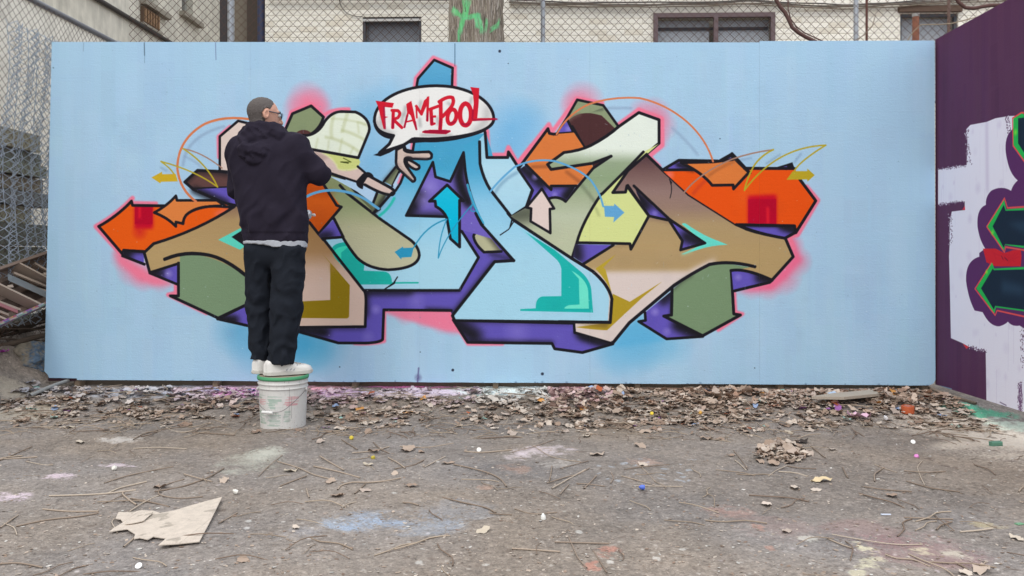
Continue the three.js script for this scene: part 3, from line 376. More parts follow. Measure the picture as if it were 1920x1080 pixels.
// ---------- purple board at a right angle to it ----------
const PX = atZ(1756.5, 400, 0).x + 0.004, PZ1 = 2.44;
{
  const W = 1024, H = 1024, Y0 = 0.05, Y1 = 2.8, cv = canvas(W, H);
  const place = (px, py) => { const p = atX(Math.max(px, 1757), py, PX); return [p.z / PZ1 * W, (Y1 - p.y) / (Y1 - Y0) * H]; };
  const s = H / (Y1 - Y0) / 285, m = painter(cv, place, s), g = m.g;
  g.fillStyle = 'rgb(90,54,84)'; g.fillRect(0, 0, W, H);
  for (let i = 0; i < 500; i++) { g.fillStyle = rnd() < 0.5 ? `rgba(94,58,92,${rr(0.03, 0.12)})` : `rgba(70,40,72,${rr(0.03, 0.12)})`; g.fillRect(rr(-20, W), rr(-40, H), rr(14, 40), rr(60, 400)); }
  const white = '@N M 212 500 L 250 490 L 405 465 L 410 300 L 402 225 L 430 195 L 540 175 L 600 150 L 690 135 L 800 130 L 1000 120 L 1000 900 L @O 1000 1400 L 505 930 L 500 600 L 395 575 L 350 550 L 280 520 L 272 140 L 268 0 L @N 290 1000 L 290 850 L 305 780 L 392 770 L 392 712 L 260 725 L 212 735 Z';
  m.fill(white, [230, 228, 241]);
  m.clip(white, () => { for (let i = 0; i < 160; i++) { const x = rr(1757, 1960), y = rr(210, 780); m.dab(x, y, rr(4, 16), rnd() < 0.6 ? [196, 184, 212] : [230, 229, 240], rr(0.12, 0.4)); } m.soft('@N M 540 180 L 545 640', 7, 4, [176, 158, 192], 0.5); for (let i = 0; i < 90; i++) { const x = rr(1757, 1960), y = rr(210, 700); m.line(`@P M ${x} ${y} L ${x + rr(-1, 1)} ${y + rr(20, 120)}`, rr(0.4, 1.6), rnd() < 0.5 ? [188, 176, 204] : [236, 235, 244], rr(0.15, 0.5)); } });
  // dry roller edge: broken purple specks
  for (let i = 0; i < 900; i++) { const e = [['@N', 402, 225, 425, 460], ['@N', 220, 495, 400, 468], ['@N', 215, 732, 390, 712], ['@N', 292, 800, 300, 1000], ['@N', 680, 140, 690, 250], ['@O', 400, 575, 500, 605], ['@O', 715, 800, 720, 980], ['@O', 730, 450, 735, 700]][i % 8], t = rnd(), x = lerp(e[1], e[3], t) + rr(-14, 14), y = lerp(e[2], e[4], t) + rr(-9, 9); m.line(`${e[0]} M ${x} ${y} L ${x + rr(-5, 5)} ${y + rr(-5, 5)}`, rr(0.6, 2), rnd() < 0.6 ? [82, 50, 81] : [230, 228, 241], 0.9); }
  // purple cloud outline, dark arrows with green and coral edges
  const cloud = [90, 46, 98], GR = [38, 182, 82], CO = [222, 82, 84], NV = [24, 40, 58];
  m.fill('@N M 800 130 L 690 250 Q 650 320 680 440 Q 700 530 750 570 Q 715 600 705 640 Q 640 600 570 640 Q 530 680 535 735 Q 470 760 478 880 Q 490 970 530 1030 L 490 1060 L @O 460 5 Q 370 30 376 160 Q 390 270 430 345 L 480 355 L 500 390 Q 540 450 590 444 Q 630 430 640 415 Q 670 450 715 440 L 760 470 L 1000 500 L 1000 0 L @N 1000 130 Z', cloud);
  m.fill('@N M 720 150 L 775 115 L 800 130 L 1000 150 L 1000 700 L 800 440 L 720 330 Z', GR); m.line('@N M 1000 140 L 775 112 L 715 150 L 718 335 L 800 450 L 1000 720', 3, CO); m.fill('@N M 752 150 L 800 145 L 1000 170 L 1000 640 L 800 395 L 752 320 Z', NV); m.dab(1904, 248, 8, [130, 230, 60], 0.9);
  m.fill('@N M 540 880 L 655 690 L 672 765 L 1000 740 L 1000 1060 L 665 1005 L 655 1050 Z', GR); m.line('@N M 1000 735 L 680 755 L 660 690 L 540 882 L 660 1055 L 668 1020 L 1000 1075', 3, CO); m.fill('@N M 580 880 L 655 735 L 668 775 L 1000 765 L 1000 1030 L 665 1000 L 655 1025 Z', NV); m.dab(1861, 436, 7, [130, 230, 60], 0.9);
  m.fill('@N M 515 1030 L 600 1030 L 660 1060 L 720 1040 L 770 1040 L 775 1080 L @O 722 65 L 560 65 L 505 40 Z', [206, 34, 48]); for (let i = 0; i < 14; i++) m.line(`@O M ${rr(540, 720)} ${rr(-30, 20)} L ${rr(560, 700)} ${rr(0, 50)}`, 2.5, [200, 30, 48]); m.line('@O M 620 10 L 640 30 M 600 0 L 610 20', 2, [120, 24, 50]);
  m.fill('@O M 440 205 L 540 40 L 555 80 L 735 70 L 1000 60 L 1000 430 L 740 350 L 565 325 L 555 365 Z', GR); m.line('@O M 535 45 L 432 207 L 560 375 L 572 345 L 1000 440', 3, CO); m.fill('@O M 470 205 L 545 80 L 552 90 L 740 85 L 1000 90 L 1000 400 L 740 340 L 560 315 L 552 340 Z', NV); m.softFill('@O M 600 150 L 742 190 L 742 250 L 600 230 Z', 6, [40, 64, 86], 0.9); m.softFill('@N M 680 860 L 800 840 L 800 930 Z', 5, [40, 64, 86], 0.8); m.dab(1850, 510, 6, [150, 240, 60], 0.9);
  m.fill('@N M 392 740 L 395 770 L 375 768 Z', [210, 50, 70]); m.fill('@O M 355 555 L 395 575 L 378 588 Z', [214, 60, 70]); m.fill('@O M 195 815 L 285 838 L 285 850 Z', [120, 146, 170]); m.line('@O M 590 925 L 630 945', 2, [96, 80, 110], 0.8);
  for (let i = 0; i < 40; i++) m.line(`@O M ${rr(700, 730)} ${rr(800, 960)} L ${rr(700, 735)} ${rr(820, 980)}`, 1, [96, 60, 100], 0.7);
  const tex = canvasTex(cv), pm = new THREE.MeshPhysicalMaterial({ map: tex, roughness: 0.65, specularIntensity: 0.25, bumpMap: withRepeat(paintBump, 3.4, 3.6), bumpScale: 0.001 });
  const b = thing('purple_board', 'dark purple plywood hoarding with white roller patches and dark arrows edged in green', 'mural');
  const yb = atZ(1757, 722, 0).y, yt = atZ(1757, 72, 0).y;
  for (let i = 0; i < 2; i++) {
    const z0 = i * 1.22 + 0.001 - (i ? 0 : 0.03), z1 = i * 1.22 + 1.219, geo = box(0.018, yt - yb, z1 - z0, PX + 0.009, (yt + yb) / 2, (z0 + z1) / 2), uv = geo.attributes.uv, po = geo.attributes.position;
    for (let j = 0; j < uv.count; j++) uv.setXY(j, po.getZ(j) / PZ1, (po.getY(j) - Y0) / (Y1 - Y0));
    part('plywood_panel', geo, pm, b);
  }
  const st = mat(S(150, 122, 92), 0.9);
  for (const z of [0.08, 0.6, 1.2, 1.8, 2.36]) { const y0 = z < 1.5 ? yb + 0.02 : -0.02; part('stud', bevelBox(0.089, yt - 0.1 - y0, 0.038).translate(PX + 0.064, (yt - 0.1 + y0) / 2, z), st, b); }
}

// ---------- ground: bare dirt with paint spills ----------
const GX0 = -4.2, GX1 = 3.8, GZ0 = -0.6, GZ1 = 3.6;
{
  const W = 2048, H = 1075, d = new Float32Array(W * H * 3);
  const sx = (GX1 - GX0) / W, sz = (GZ1 - GZ0) / H;
  for (let j = 0; j < H; j++) for (let i = 0; i < W; i++) {
    const x = i * sx, z = j * sz, o = (j * W + i) * 3;
    const big = fbm(x * 0.9, z * 1.1, 4), mid = fbm(x * 6 + 40, z * 8, 4), fine = fbm(x * 55, z * 62, 3), grit = vn(x * 190, z * 190);
    let v = 0.84 + 0.15 * big + 0.17 * (mid - 0.5) + 0.26 * (fine - 0.5) + 0.2 * (grit - 0.5);
    const warm = (fbm(x * 1.7 + 9, z * 2.1 + 3, 3) - 0.5);
    d[o] = (127 + 12 * warm) * v; d[o + 1] = (119.5 + 4 * warm) * v; d[o + 2] = (113.5 - 7 * warm) * v;
    if (grit > 0.93 && fine > 0.52) { const q = rnd() < 0.5 ? 0.55 : 0.25; for (let c = 0; c < 3; c++) d[o + c] = lerp(d[o + c], [205, 200, 192][c], q); }
    if (grit < 0.05 && mid < 0.5) for (let c = 0; c < 3; c++) d[o + c] *= 0.72;
  }
  const stain = (px, py, rx, ry, col, k, sc = 14, th = 0.5, ang = 0) => { // sprayed or spilled paint, broken up by the dirt's grain
    if (py > 795 && px < 1690) k *= 0.72; const p = onGround(px, py), a = onGround(px + rx, py), b = onGround(px, py + ry), wx = Math.max(0.01, a.x - p.x), wz = Math.max(0.01, b.z - p.z), R = Math.max(wx, wz) * 1.1, ca = Math.cos(ang), sa = Math.sin(ang);
    const i0 = Math.max(0, Math.floor((p.x - R - GX0) / sx)), i1 = Math.min(W - 1, Math.ceil((p.x + R - GX0) / sx)), j0 = Math.max(0, Math.floor((p.z - R - GZ0) / sz)), j1 = Math.min(H - 1, Math.ceil((p.z + R - GZ0) / sz));
    for (let j = j0; j <= j1; j++) for (let i = i0; i <= i1; i++) {
      const x = i * sx + GX0, z = j * sz + GZ0, dx = x - p.x, dz = z - p.z, u = (dx * ca + dz * sa) / wx, v = (-dx * sa + dz * ca) / wz, r = Math.hypot(u, v);
      if (r > 1.05) continue;
      const n = fbm(x * sc + 70, z * sc * 1.2 + 50, 4) + 0.35 * (vn(x * 120, z * 120) - 0.5), soft = rx > 25 ? 0.24 : 0.13, w = k * sstep(th - soft, th + soft, n + 0.42 * (0.72 - r)) * sstep(1.05, 0.75, r), o = (j * W + i) * 3;
      for (let c = 0; c < 3; c++) d[o + c] = lerp(d[o + c], col[c], w);
    }
  };
  const BL = [138, 162, 196], PK = [214, 168, 200], WH = [206, 204, 202], LV = [190, 178, 202];
  stain(700, 978, 120, 26, BL, 0.5, 9, 0.5); stain(660, 980, 70, 17, [146, 172, 204], 0.5, 10, 0.48); stain(840, 960, 110, 34, [140, 156, 180], 0.3, 9, 0.55); stain(800, 985, 90, 25, [138, 160, 190], 0.4, 9, 0.52); stain(560, 1000, 60, 22, [140, 154, 180], 0.25, 9, 0.55);
  stain(470, 865, 70, 30, [168, 172, 160], 0.6, 8, 0.5); stain(500, 850, 40, 16, [176, 178, 168], 0.6, 9, 0.5);
  stain(15, 935, 45, 14, [214, 196, 214], 0.8, 16, 0.52); stain(110, 895, 40, 8, [216, 196, 214], 0.7, 22, 0.56); stain(230, 825, 50, 7, WH, 0.7, 24, 0.56); stain(220, 872, 50, 6, [214, 198, 212], 0.7, 26, 0.55); stain(150, 800, 60, 12, [190, 184, 184], 0.4, 20, 0.58);
  stain(1020, 845, 70, 14, [200, 188, 196], 0.75, 14, 0.5); stain(980, 855, 40, 10, [196, 184, 192], 0.6, 14, 0.52); stain(1050, 870, 50, 8, [184, 178, 172], 0.5, 14, 0.54);
  stain(1640, 1000, 120, 30, [136, 106, 104], 0.45, 7, 0.5); stain(1720, 1030, 140, 40, [134, 100, 102], 0.4, 6, 0.5); stain(1360, 960, 60, 14, [168, 116, 104], 0.4, 16, 0.55); stain(1450, 990, 90, 30, [138, 112, 108], 0.4, 8, 0.5); stain(1110, 1062, 20, 12, [186, 116, 100], 0.6, 22, 0.54); stain(1140, 1035, 30, 14, [186, 116, 100], 0.6, 22, 0.55); stain(960, 880, 40, 10, [178, 134, 112], 0.4, 18, 0.55); stain(1210, 865, 40, 12, [184, 146, 130], 0.45, 20, 0.55); stain(910, 915, 20, 6, [180, 134, 112], 0.4, 24, 0.55); stain(1420, 990, 16, 8, [184, 124, 106], 0.4, 24, 0.55); stain(1445, 1028, 14, 8, [190, 134, 116], 0.45, 24, 0.54);
  for (const [x, y] of [[1610, 1022], [1622, 1030], [1634, 1036], [1640, 1048], [1630, 1056], [1618, 1064], [1606, 1076]]) stain(x, y, 20, 9, [202, 198, 166], 0.6, 26, 0.53);
  stain(1730, 1035, 30, 8, [196, 192, 160], 0.55, 22, 0.54); stain(1850, 985, 40, 10, [186, 172, 130], 0.45, 24, 0.55); stain(1790, 1040, 30, 10, [190, 190, 170], 0.5, 24, 0.55); stain(1515, 1010, 24, 10, [190, 190, 180], 0.7, 22, 0.48);
  for (let i = 0; i < 26; i++) stain(rr(1120, 1310), rr(855, 905), rr(3, 12), rr(1.5, 4), [168, 182, 198], 0.55, 34, 0.52, rr(-1, 1));
  // paler dry soil along the right-hand board
  stain(1800, 805, 150, 26, [170, 160, 148], 0.8, 3, 0.42, 0.25); stain(1880, 850, 130, 34, [172, 162, 150], 0.85, 3, 0.42, 0.3); stain(1910, 830, 90, 34, [174, 166, 156], 0.8, 3, 0.42); stain(1700, 782, 80, 10, [168, 158, 146], 0.6, 4, 0.45);
  stain(1850, 775, 60, 14, [64, 140, 112], 0.75, 16, 0.47); stain(1800, 760, 40, 10, [72, 150, 124], 0.7, 16, 0.47); stain(1900, 800, 50, 16, [170, 190, 176], 0.6, 18, 0.5);
  stain(30, 775, 90, 20, [172, 164, 150], 0.7, 4, 0.45); stain(20, 730, 80, 24, [170, 160, 144], 0.6, 4, 0.45); 
  // overspray at the foot of the mural
  for (const [x, y, rx, ry, c, k] of [[480, 728, 150, 16, [212, 172, 208], 0.7], [450, 735, 60, 14, [220, 150, 206], 0.75], [610, 726, 60, 12, [226, 160, 176], 0.85], [640, 736, 70, 14, [210, 176, 204], 0.8], [740, 722, 80, 7, [206, 110, 168], 0.85], [800, 722, 90, 7, [212, 116, 166], 0.85], [780, 734, 130, 12, [198, 184, 200], 0.85], [930, 732, 90, 14, [202, 210, 208], 0.9], [960, 726, 60, 10, [206, 216, 214], 0.9], [1010, 728, 50, 12, [214, 218, 218], 0.8], [1090, 726, 60, 8, [216, 140, 160], 0.8], [1080, 736, 70, 10, [210, 200, 204], 0.7], [230, 735, 150, 14, [176, 184, 200], 0.5], [330, 728, 90, 12, [188, 188, 208], 0.55], [1300, 728, 160, 7, [196, 130, 96], 0.4], [1560, 732, 160, 6, [200, 120, 88], 0.4]]) stain(x, y, rx, ry, c, k, 16, 0.46);
  // trodden flecks of chewing gum, paint and paper
  for (let i = 0; i < 800; i++) { const px = rr(-40, 1960), py = rr(800, 1085), s = rr(0.6, 2.2) * (rnd() < 0.06 ? 2 : 1); stain(px, py, s * 2.2, s * 0.5, rnd() < 0.7 ? [208, 206, 202] : rnd() < 0.5 ? [200, 188, 196] : rnd() < 0.5 ? [190, 200, 196] : [176, 150, 136], rr(0.1, 0.45), 70, 0.5, rr(-0.7, 0.7)); }
  for (let i = 0; i < 500; i++) { const px = rr(-40, 1960), py = rr(800, 1085), s = rr(1, 5); stain(px, py, s * 2, s * 0.5, [82, 72, 66], rr(0.3, 0.6), 40, 0.45, rr(-0.6, 0.6)); }
  for (const [x, y, s] of [[1085, 998, 7], [1230, 1048, 7.5], [1278, 1030, 7], [785, 1056, 7], [910, 1059, 7.5], [738, 924, 4], [1143, 1056, 7], [462, 991, 5.5], [465, 978, 6], [820, 866, 4]]) stain(x, y, s * 1.1, s * 0.5, [206, 208, 206], 0.6, 40, 0.35);
  const b = new Uint8Array(W * H * 4); for (let k = 0; k < W * H; k++) { for (let c = 0; c < 3; c++) b[k * 4 + c] = clamp(d[k * 3 + c] * 1.17, 0, 255); b[k * 4 + 3] = 255; }
  const tex = new THREE.DataTexture(b, W, H); tex.colorSpace = THREE.SRGBColorSpace; tex.magFilter = THREE.LinearFilter; tex.wrapS = tex.wrapT = THREE.MirroredRepeatWrapping; tex.needsUpdate = true;
  const bt = dataTex(512, 512, (x, y) => 255 * (0.55 * fbm(x / 16, y / 16, 4, 32) + 0.3 * fbm(x / 4, y / 4, 2, 128) + 0.15 * vn(x / 1.5, y / 1.5, 256)));
  const axis = (a, b, s, outs) => { const r = []; for (const o of outs) r.push(a - o); r.reverse(); for (let v = a; v <= b + 1e-6; v += s) r.push(v); for (const o of outs) r.push(b + o); return r; };
  const ext = [0.2, 0.6, 1.4, 3, 6, 12, 30, 90], xs = axis(-4.4, 3.8, 0.023, ext), zs = axis(-0.8, 3.8, 0.023, ext), pos = [], uv = [], idx = [];
  for (const z of zs) for (const x of xs) { pos.push(x, groundH(x, z), z); uv.push((x - GX0) / (GX1 - GX0), (z - GZ0) / (GZ1 - GZ0)); }
  const nx = xs.length; for (let j = 0; j < zs.length - 1; j++) for (let i = 0; i < nx - 1; i++) { const a = j * nx + i; idx.push(a, a + nx, a + 1, a + 1, a + nx, a + nx + 1); }
  const geo = new THREE.BufferGeometry(); geo.setAttribute('position', new THREE.Float32BufferAttribute(pos, 3)); geo.setAttribute('uv', new THREE.Float32BufferAttribute(uv, 2)); geo.setIndex(idx); geo.computeVertexNormals();
  structure('ground', geo, new THREE.MeshPhysicalMaterial({ map: tex, roughness: 0.95, specularIntensity: 0.3, bumpMap: withRepeat(bt, 10, 5.2), bumpScale: 0.012 }));
}

// ---------- chain-link fences ----------
const galv = mat(S(176, 182, 190), 0.5, { metalness: 0.55 }), rustWire = mat(S(92, 68, 60), 0.75, { metalness: 0.3 }), galvWire = mat(S(176, 188, 204), 0.55, { metalness: 0.3 }), rail = mat(S(138, 142, 152), 0.5, { metalness: 0.5 });
function linkMesh(at, cols, rows, r) { // at(u, v, lift) -> point; every picket zigzags and hooks its neighbours
  const pos = [], nor = [], idx = [];
  const a = V(), b = V(), d = V(), s = V(), t = V();
  for (let i = 0; i < cols; i++) for (let j = 0; j < rows; j++) {
    const u0 = i + ((i + j) & 1), u1 = i + ((i + j + 1) & 1);
    at(u0, j, (j & 1 ? 1 : -1) * r, a); at(u1, j + 1, (j & 1 ? -1 : 1) * r, b);
    d.subVectors(b, a).normalize(); s.set(0.31, 0.1, 0.94).cross(d).normalize(); t.crossVectors(d, s);
    const k = pos.length / 3;
    for (const e of [a, b]) for (let q = 0; q < 3; q++) { const c = Math.cos(q * 2.094), w = Math.sin(q * 2.094), nx = s.x * c + t.x * w, ny = s.y * c + t.y * w, nz = s.z * c + t.z * w; pos.push(e.x + nx * r, e.y + ny * r, e.z + nz * r); nor.push(nx, ny, nz); }
    for (let q = 0; q < 3; q++) { const n = (q + 1) % 3; idx.push(k + q, k + n, k + 3 + q, k + n, k + 3 + n, k + 3 + q); }
  }
  const g = new THREE.BufferGeometry(); g.setAttribute('position', new THREE.Float32BufferAttribute(pos, 3)); g.setAttribute('normal', new THREE.Float32BufferAttribute(nor, 3)); g.setIndex(idx); return g;
}
const FX = -3.9, FZ = -1.76; // side fence plane, back fence plane
{
  const p = 0.0415, f = thing('chain_link_fence', 'tall rusty chain-link fence with galvanised posts behind the blue mural board', 'fence');
  const x0 = FX + 0.05, x1 = 4.6, y0 = 0.2;
  const lm = part('wire_mesh', linkMesh((u, v, l, o) => o.set(x0 + u * p, y0 + v * p, FZ + l + 0.01 * Math.sin(u * 0.11) * Math.sin(v * 0.07)), Math.floor((x1 - x0) / p), 86, 0.0024), rustWire, f); lm.userData.kind = 'stuff';
  for (const [px, w] of [[433, 0.033], [1018, 0.022], [1605, 0.022]]) { const q = atZ(px, 40, FZ - 0.03 - w * 0.5); part('post', bar(V(q.x, 0.0, q.z), V(q.x, 3.85, q.z), w, 14), galv, f); }
  part('top_rail', bar(V(x0, 3.77, FZ - 0.028), V(x1, 3.77, FZ - 0.028), 0.021, 10), rail, f);
}
{
  const p = 0.036, f = thing('chain_link_fence', 'rusty chain-link side fence with a grey top rail running towards the left building', 'fence');
  const h = 3.08, z0 = FZ + 0.02, z1 = 1.2, y0 = 0.28;
  const lm = part('wire_mesh', linkMesh((u, v, l, o) => o.set(FX + l + 0.02 * Math.sin(u * 0.13) * Math.sin(v * 0.06), y0 + v * p, z0 + u * p), Math.floor((z1 - z0) / p), Math.floor((h - y0) / p), 0.0017), rustWire, f); lm.userData.kind = 'stuff';
  part('top_rail', bar(V(FX - 0.03, h, z0 - 0.05), V(FX - 0.03, h, z1), 0.022, 12), rail, f);
  for (const z of [FZ + 0.0, 1.15]) part('post', bar(V(FX - 0.055, 0, z), V(FX - 0.055, 3.12, z), 0.03, 12), galv, f);
}
{
  const p = 0.034, f = thing('loose_fence_mesh', 'bunched sheet of bright galvanised chain-link hanging loose beside the blue board', 'fence');
  const lm = part('wire_mesh', linkMesh((u, v, l, o) => o.set(FX + 0.075 + 0.03 * Math.sin(u * 1.9 + v * 0.05) + 0.02 * Math.sin(u * 0.7 - v * 0.11) + l + 0.02 * Math.sin(v * 0.13), 0.55 + v * p, 0.1 - u * 0.021 + 0.07 * Math.sin(v * 0.05 + 1) + 0.012 * Math.sin(u * 2.3 + v * 0.4)), 48, 66, 0.0027), galvWire, f); lm.userData.kind = 'stuff';
}

// ---------- buildings behind ----------
function brickTone(c, v) { return [0.98, 1, 1.015].map((k) => mat(S(c[0] * k, c[1] * k, c[2] * k), 0.9, { bumpMap: withRepeat(spotTex, v, v), bumpScale: 0.004 })); }
const stucco = (() => { const t = dataTex(512, 512, (x, y) => { const a = fbm(x / 32, y / 32, 5, 16), s = fbm(x / 8 + 3, y / 60, 3, 8), v = 0.86 + 0.2 * a + 0.14 * (s - 0.5); return [218 * v, 214 * v, 201 * v]; }, true); return new THREE.MeshStandardMaterial({ map: withRepeat(t, 0.45, 0.45), roughness: 0.92, bumpMap: withRepeat(spotTex, 2, 2), bumpScale: 0.006 }); })();
const darkGlass = new THREE.MeshPhysicalMaterial({ color: S(140, 146, 156), roughness: 0.3, metalness: 0 });
const greyPane = new THREE.MeshPhysicalMaterial({ color: S(188, 195, 204), roughness: 0.45 });
{
  const BZ = -3.74, b = thing('brick_building', 'cream painted brick building behind the fence with barred dark windows', 'building');
  const X = (px) => atZ(px, 60, BZ).x, Y = (py) => atZ(900, py, BZ).y;
  const wins = [[680, 790, 30], [1225, 1452, 29], [1688, 1796, 32]].map(([a, c, t]) => ({ x0: X(a), x1: X(c), y1: Y(t), y0: Y(t) - 1.05 }));
  const xL = X(497), xR = 7.5, sh = new THREE.Shape([[xL, 0], [xR, 0], [xR, 7], [xL, 7]].map((q) => new THREE.Vector2(...q)));
  for (const w of wins) sh.holes.push(new THREE.Path([[w.x0, w.y0], [w.x0, w.y1], [w.x1, w.y1], [w.x1, w.y0]].map((q) => new THREE.Vector2(...q))));
  const mortar = mat(S(222, 218, 206), 0.95, { bumpMap: withRepeat(spotTex, 3, 3), bumpScale: 0.006 });
  part('wall', new THREE.ExtrudeGeometry(sh, { depth: 0.3, bevelEnabled: false }).translate(0, 0, BZ - 0.3), mortar, b);
  const tones = brickTone([239, 236, 226], 1), worn = brickTone([226, 220, 206], 1), geos = [0.2, 0.198, 0.202].map((w) => bevelBox(w, 0.056, 0.02, 0.004)), extra = [];
  let count = 0;
  for (let j = 0; j < 11; j++) { // courses are cut to fit between the openings
    const y = 3.53 + j * 0.066, runs = []; let from = xL + 0.001;
    for (const q of wins) if (y < q.y1 + 0.03) { runs.push([from, q.x0 - 0.004]); from = q.x1 + 0.004; }
    runs.push([from, X(1910)]);
    for (const [ra, rb] of runs) for (let x = ra - (j & 1 ? 0.105 : 0); x < rb; x += 0.21) {
      const a = Math.max(x, ra), e = Math.min(x + 0.2, rb); if (e - a < 0.03) continue;
      const z = BZ - 0.0065 + rr(-0.0012, 0.0012), cx = (a + e) / 2;
      if (count < 298 && y > 3.6 && y < 4.12) { const m = part('brick', geos[count % 3], (rnd() < 0.15 ? worn : tones)[Math.floor(rnd() * 3)], b); m.scale.x = (e - a) / 0.2; m.position.set(cx, y, z); m.rotation.z = rr(-0.005, 0.005); count++; } else extra.push(geos[0].clone().scale((e - a) / 0.2, 1, 1).translate(cx, y, z));
    }
  }
  const ex = part('brick_courses', mergeGeometries(extra), tones[1], b); ex.userData.kind = 'stuff';
  const mauve = mat(S(104, 88, 92), 0.7), whiteFr = mat(S(150, 150, 150), 0.7);
  wins.forEach((w, i) => {
    const wi = new THREE.Group(); wi.name = 'window'; b.add(wi); const cx = (w.x0 + w.x1) / 2, cy = (w.y0 + w.y1) / 2, ww = w.x1 - w.x0, hh = w.y1 - w.y0, fm = i === 1 ? mauve : i === 0 ? mat(S(70, 72, 80), 0.6) : mat(S(80, 84, 92), 0.6), t = i === 1 ? 0.05 : 0.028, zf = BZ + (i === 1 ? 0.012 : -0.05);
    part('frame', mergeGeometries([box(ww, t, 0.05, cx, w.y1 - t / 2, zf), box(ww, t, 0.05, cx, w.y0 + t / 2, zf), box(t, hh - 2 * t, 0.05, w.x0 + t / 2, cy, zf), box(t, hh - 2 * t, 0.05, w.x1 - t / 2, cy, zf), ...(i === 1 ? [box(t, hh - 2 * t, 0.05, cx + 0.02, cy, zf)] : [])]), fm, wi);
    if (i === 1) { part('pane', box(ww / 2 - 0.06, hh - 0.1, 0.006, cx - ww / 4, cy, BZ - 0.12), greyPane, wi); part('pane', box(ww / 2 - 0.06, hh - 0.1, 0.006, cx + ww / 4, cy, BZ - 0.12), greyPane, wi); part('blind_rail', box(ww - 0.1, 0.03, 0.02, cx, w.y1 - 0.15, BZ - 0.1), mat(S(60, 58, 66), 0.7), wi); }
    else part('pane', box(ww - 0.05, hh - 0.05, 0.006, cx, cy, BZ - 0.14), i === 0 ? darkGlass : greyPane, wi);
    const q = 0.019, nc = Math.floor((ww - 0.05) / q), gm = part('wire_guard', linkMesh((u, v, l, o) => o.set(w.x0 + 0.025 + u * q, w.y1 - 0.04 - v * q * 0.9, BZ - 0.06 + l), nc, i === 1 ? 26 : 40, 0.0012), mat(S(70, 64, 66), 0.7), wi); gm.userData.kind = 'stuff';
    if (i === 0) part('lintel_strip', box(ww + 0.01, 0.028, 0.02, cx, w.y1 - 0.036, BZ - 0.015), mat(S(196, 196, 194), 0.8), wi);
    if (i === 2) part('lintel_strip', box(ww + 0.06, 0.07, 0.06, cx, w.y1 + 0.045, BZ + 0.02), mat(S(92, 74, 62), 0.85), wi);
    part('room_back', box(ww + 0.2, hh + 0.2, 0.02, cx, cy, BZ - 0.42), mat(S(176, 172, 166), 0.9), wi);
  });
  // cables clipped along the wall
  const c = thing('cable_bundle', 'sagging bundle of dark cables strung along the cream brick building', 'cable');
  for (let k = 0; k < 4; k++) { const pts = []; for (let px = 955; px <= 1950; px += 45) { const q = atZ(px, (px < 1420 ? 4 + 5 * Math.sin((px - 955) / 465 * Math.PI) : 5 + 7 * Math.sin((px - 1420) / 300 * Math.PI)) + (k - 1.5) * 2.6 + rr(-1.4, 1.4), BZ + 0.035 + 0.01 * k); pts.push(q); } part('cable', tube(pts, rr(0.007, 0.012), 70, 5), mat(S(74 + 14 * k, 70 + 12 * k, 68 + 8 * k), 0.7), c); }
  const q1 = [[635, -4], [640, 12], [650, 24], [664, 30], [680, 31]].map(([x, y]) => atZ(x, y, BZ + 0.02)); single('wall_cable', tube(q1, 0.004, 16, 5), mat(S(60, 56, 54)), 'thin dark cable looping down to the small square window', 'cable');
  single('eaves_pipe', bar(atZ(500, -3, BZ + 0.06), atZ(842, -2, BZ + 0.06), 0.02, 8), mat(S(80, 76, 66)), 'dark horizontal pipe high on the cream brick wall', 'pipe');
  single('downpipe', bar(V(X(487), 0, BZ - 0.05), V(X(487), 6.8, BZ - 0.05), 0.045, 12), mat(S(46, 54, 84), 0.6), 'dark blue vertical downpipe at the brick building corner', 'pipe');
}
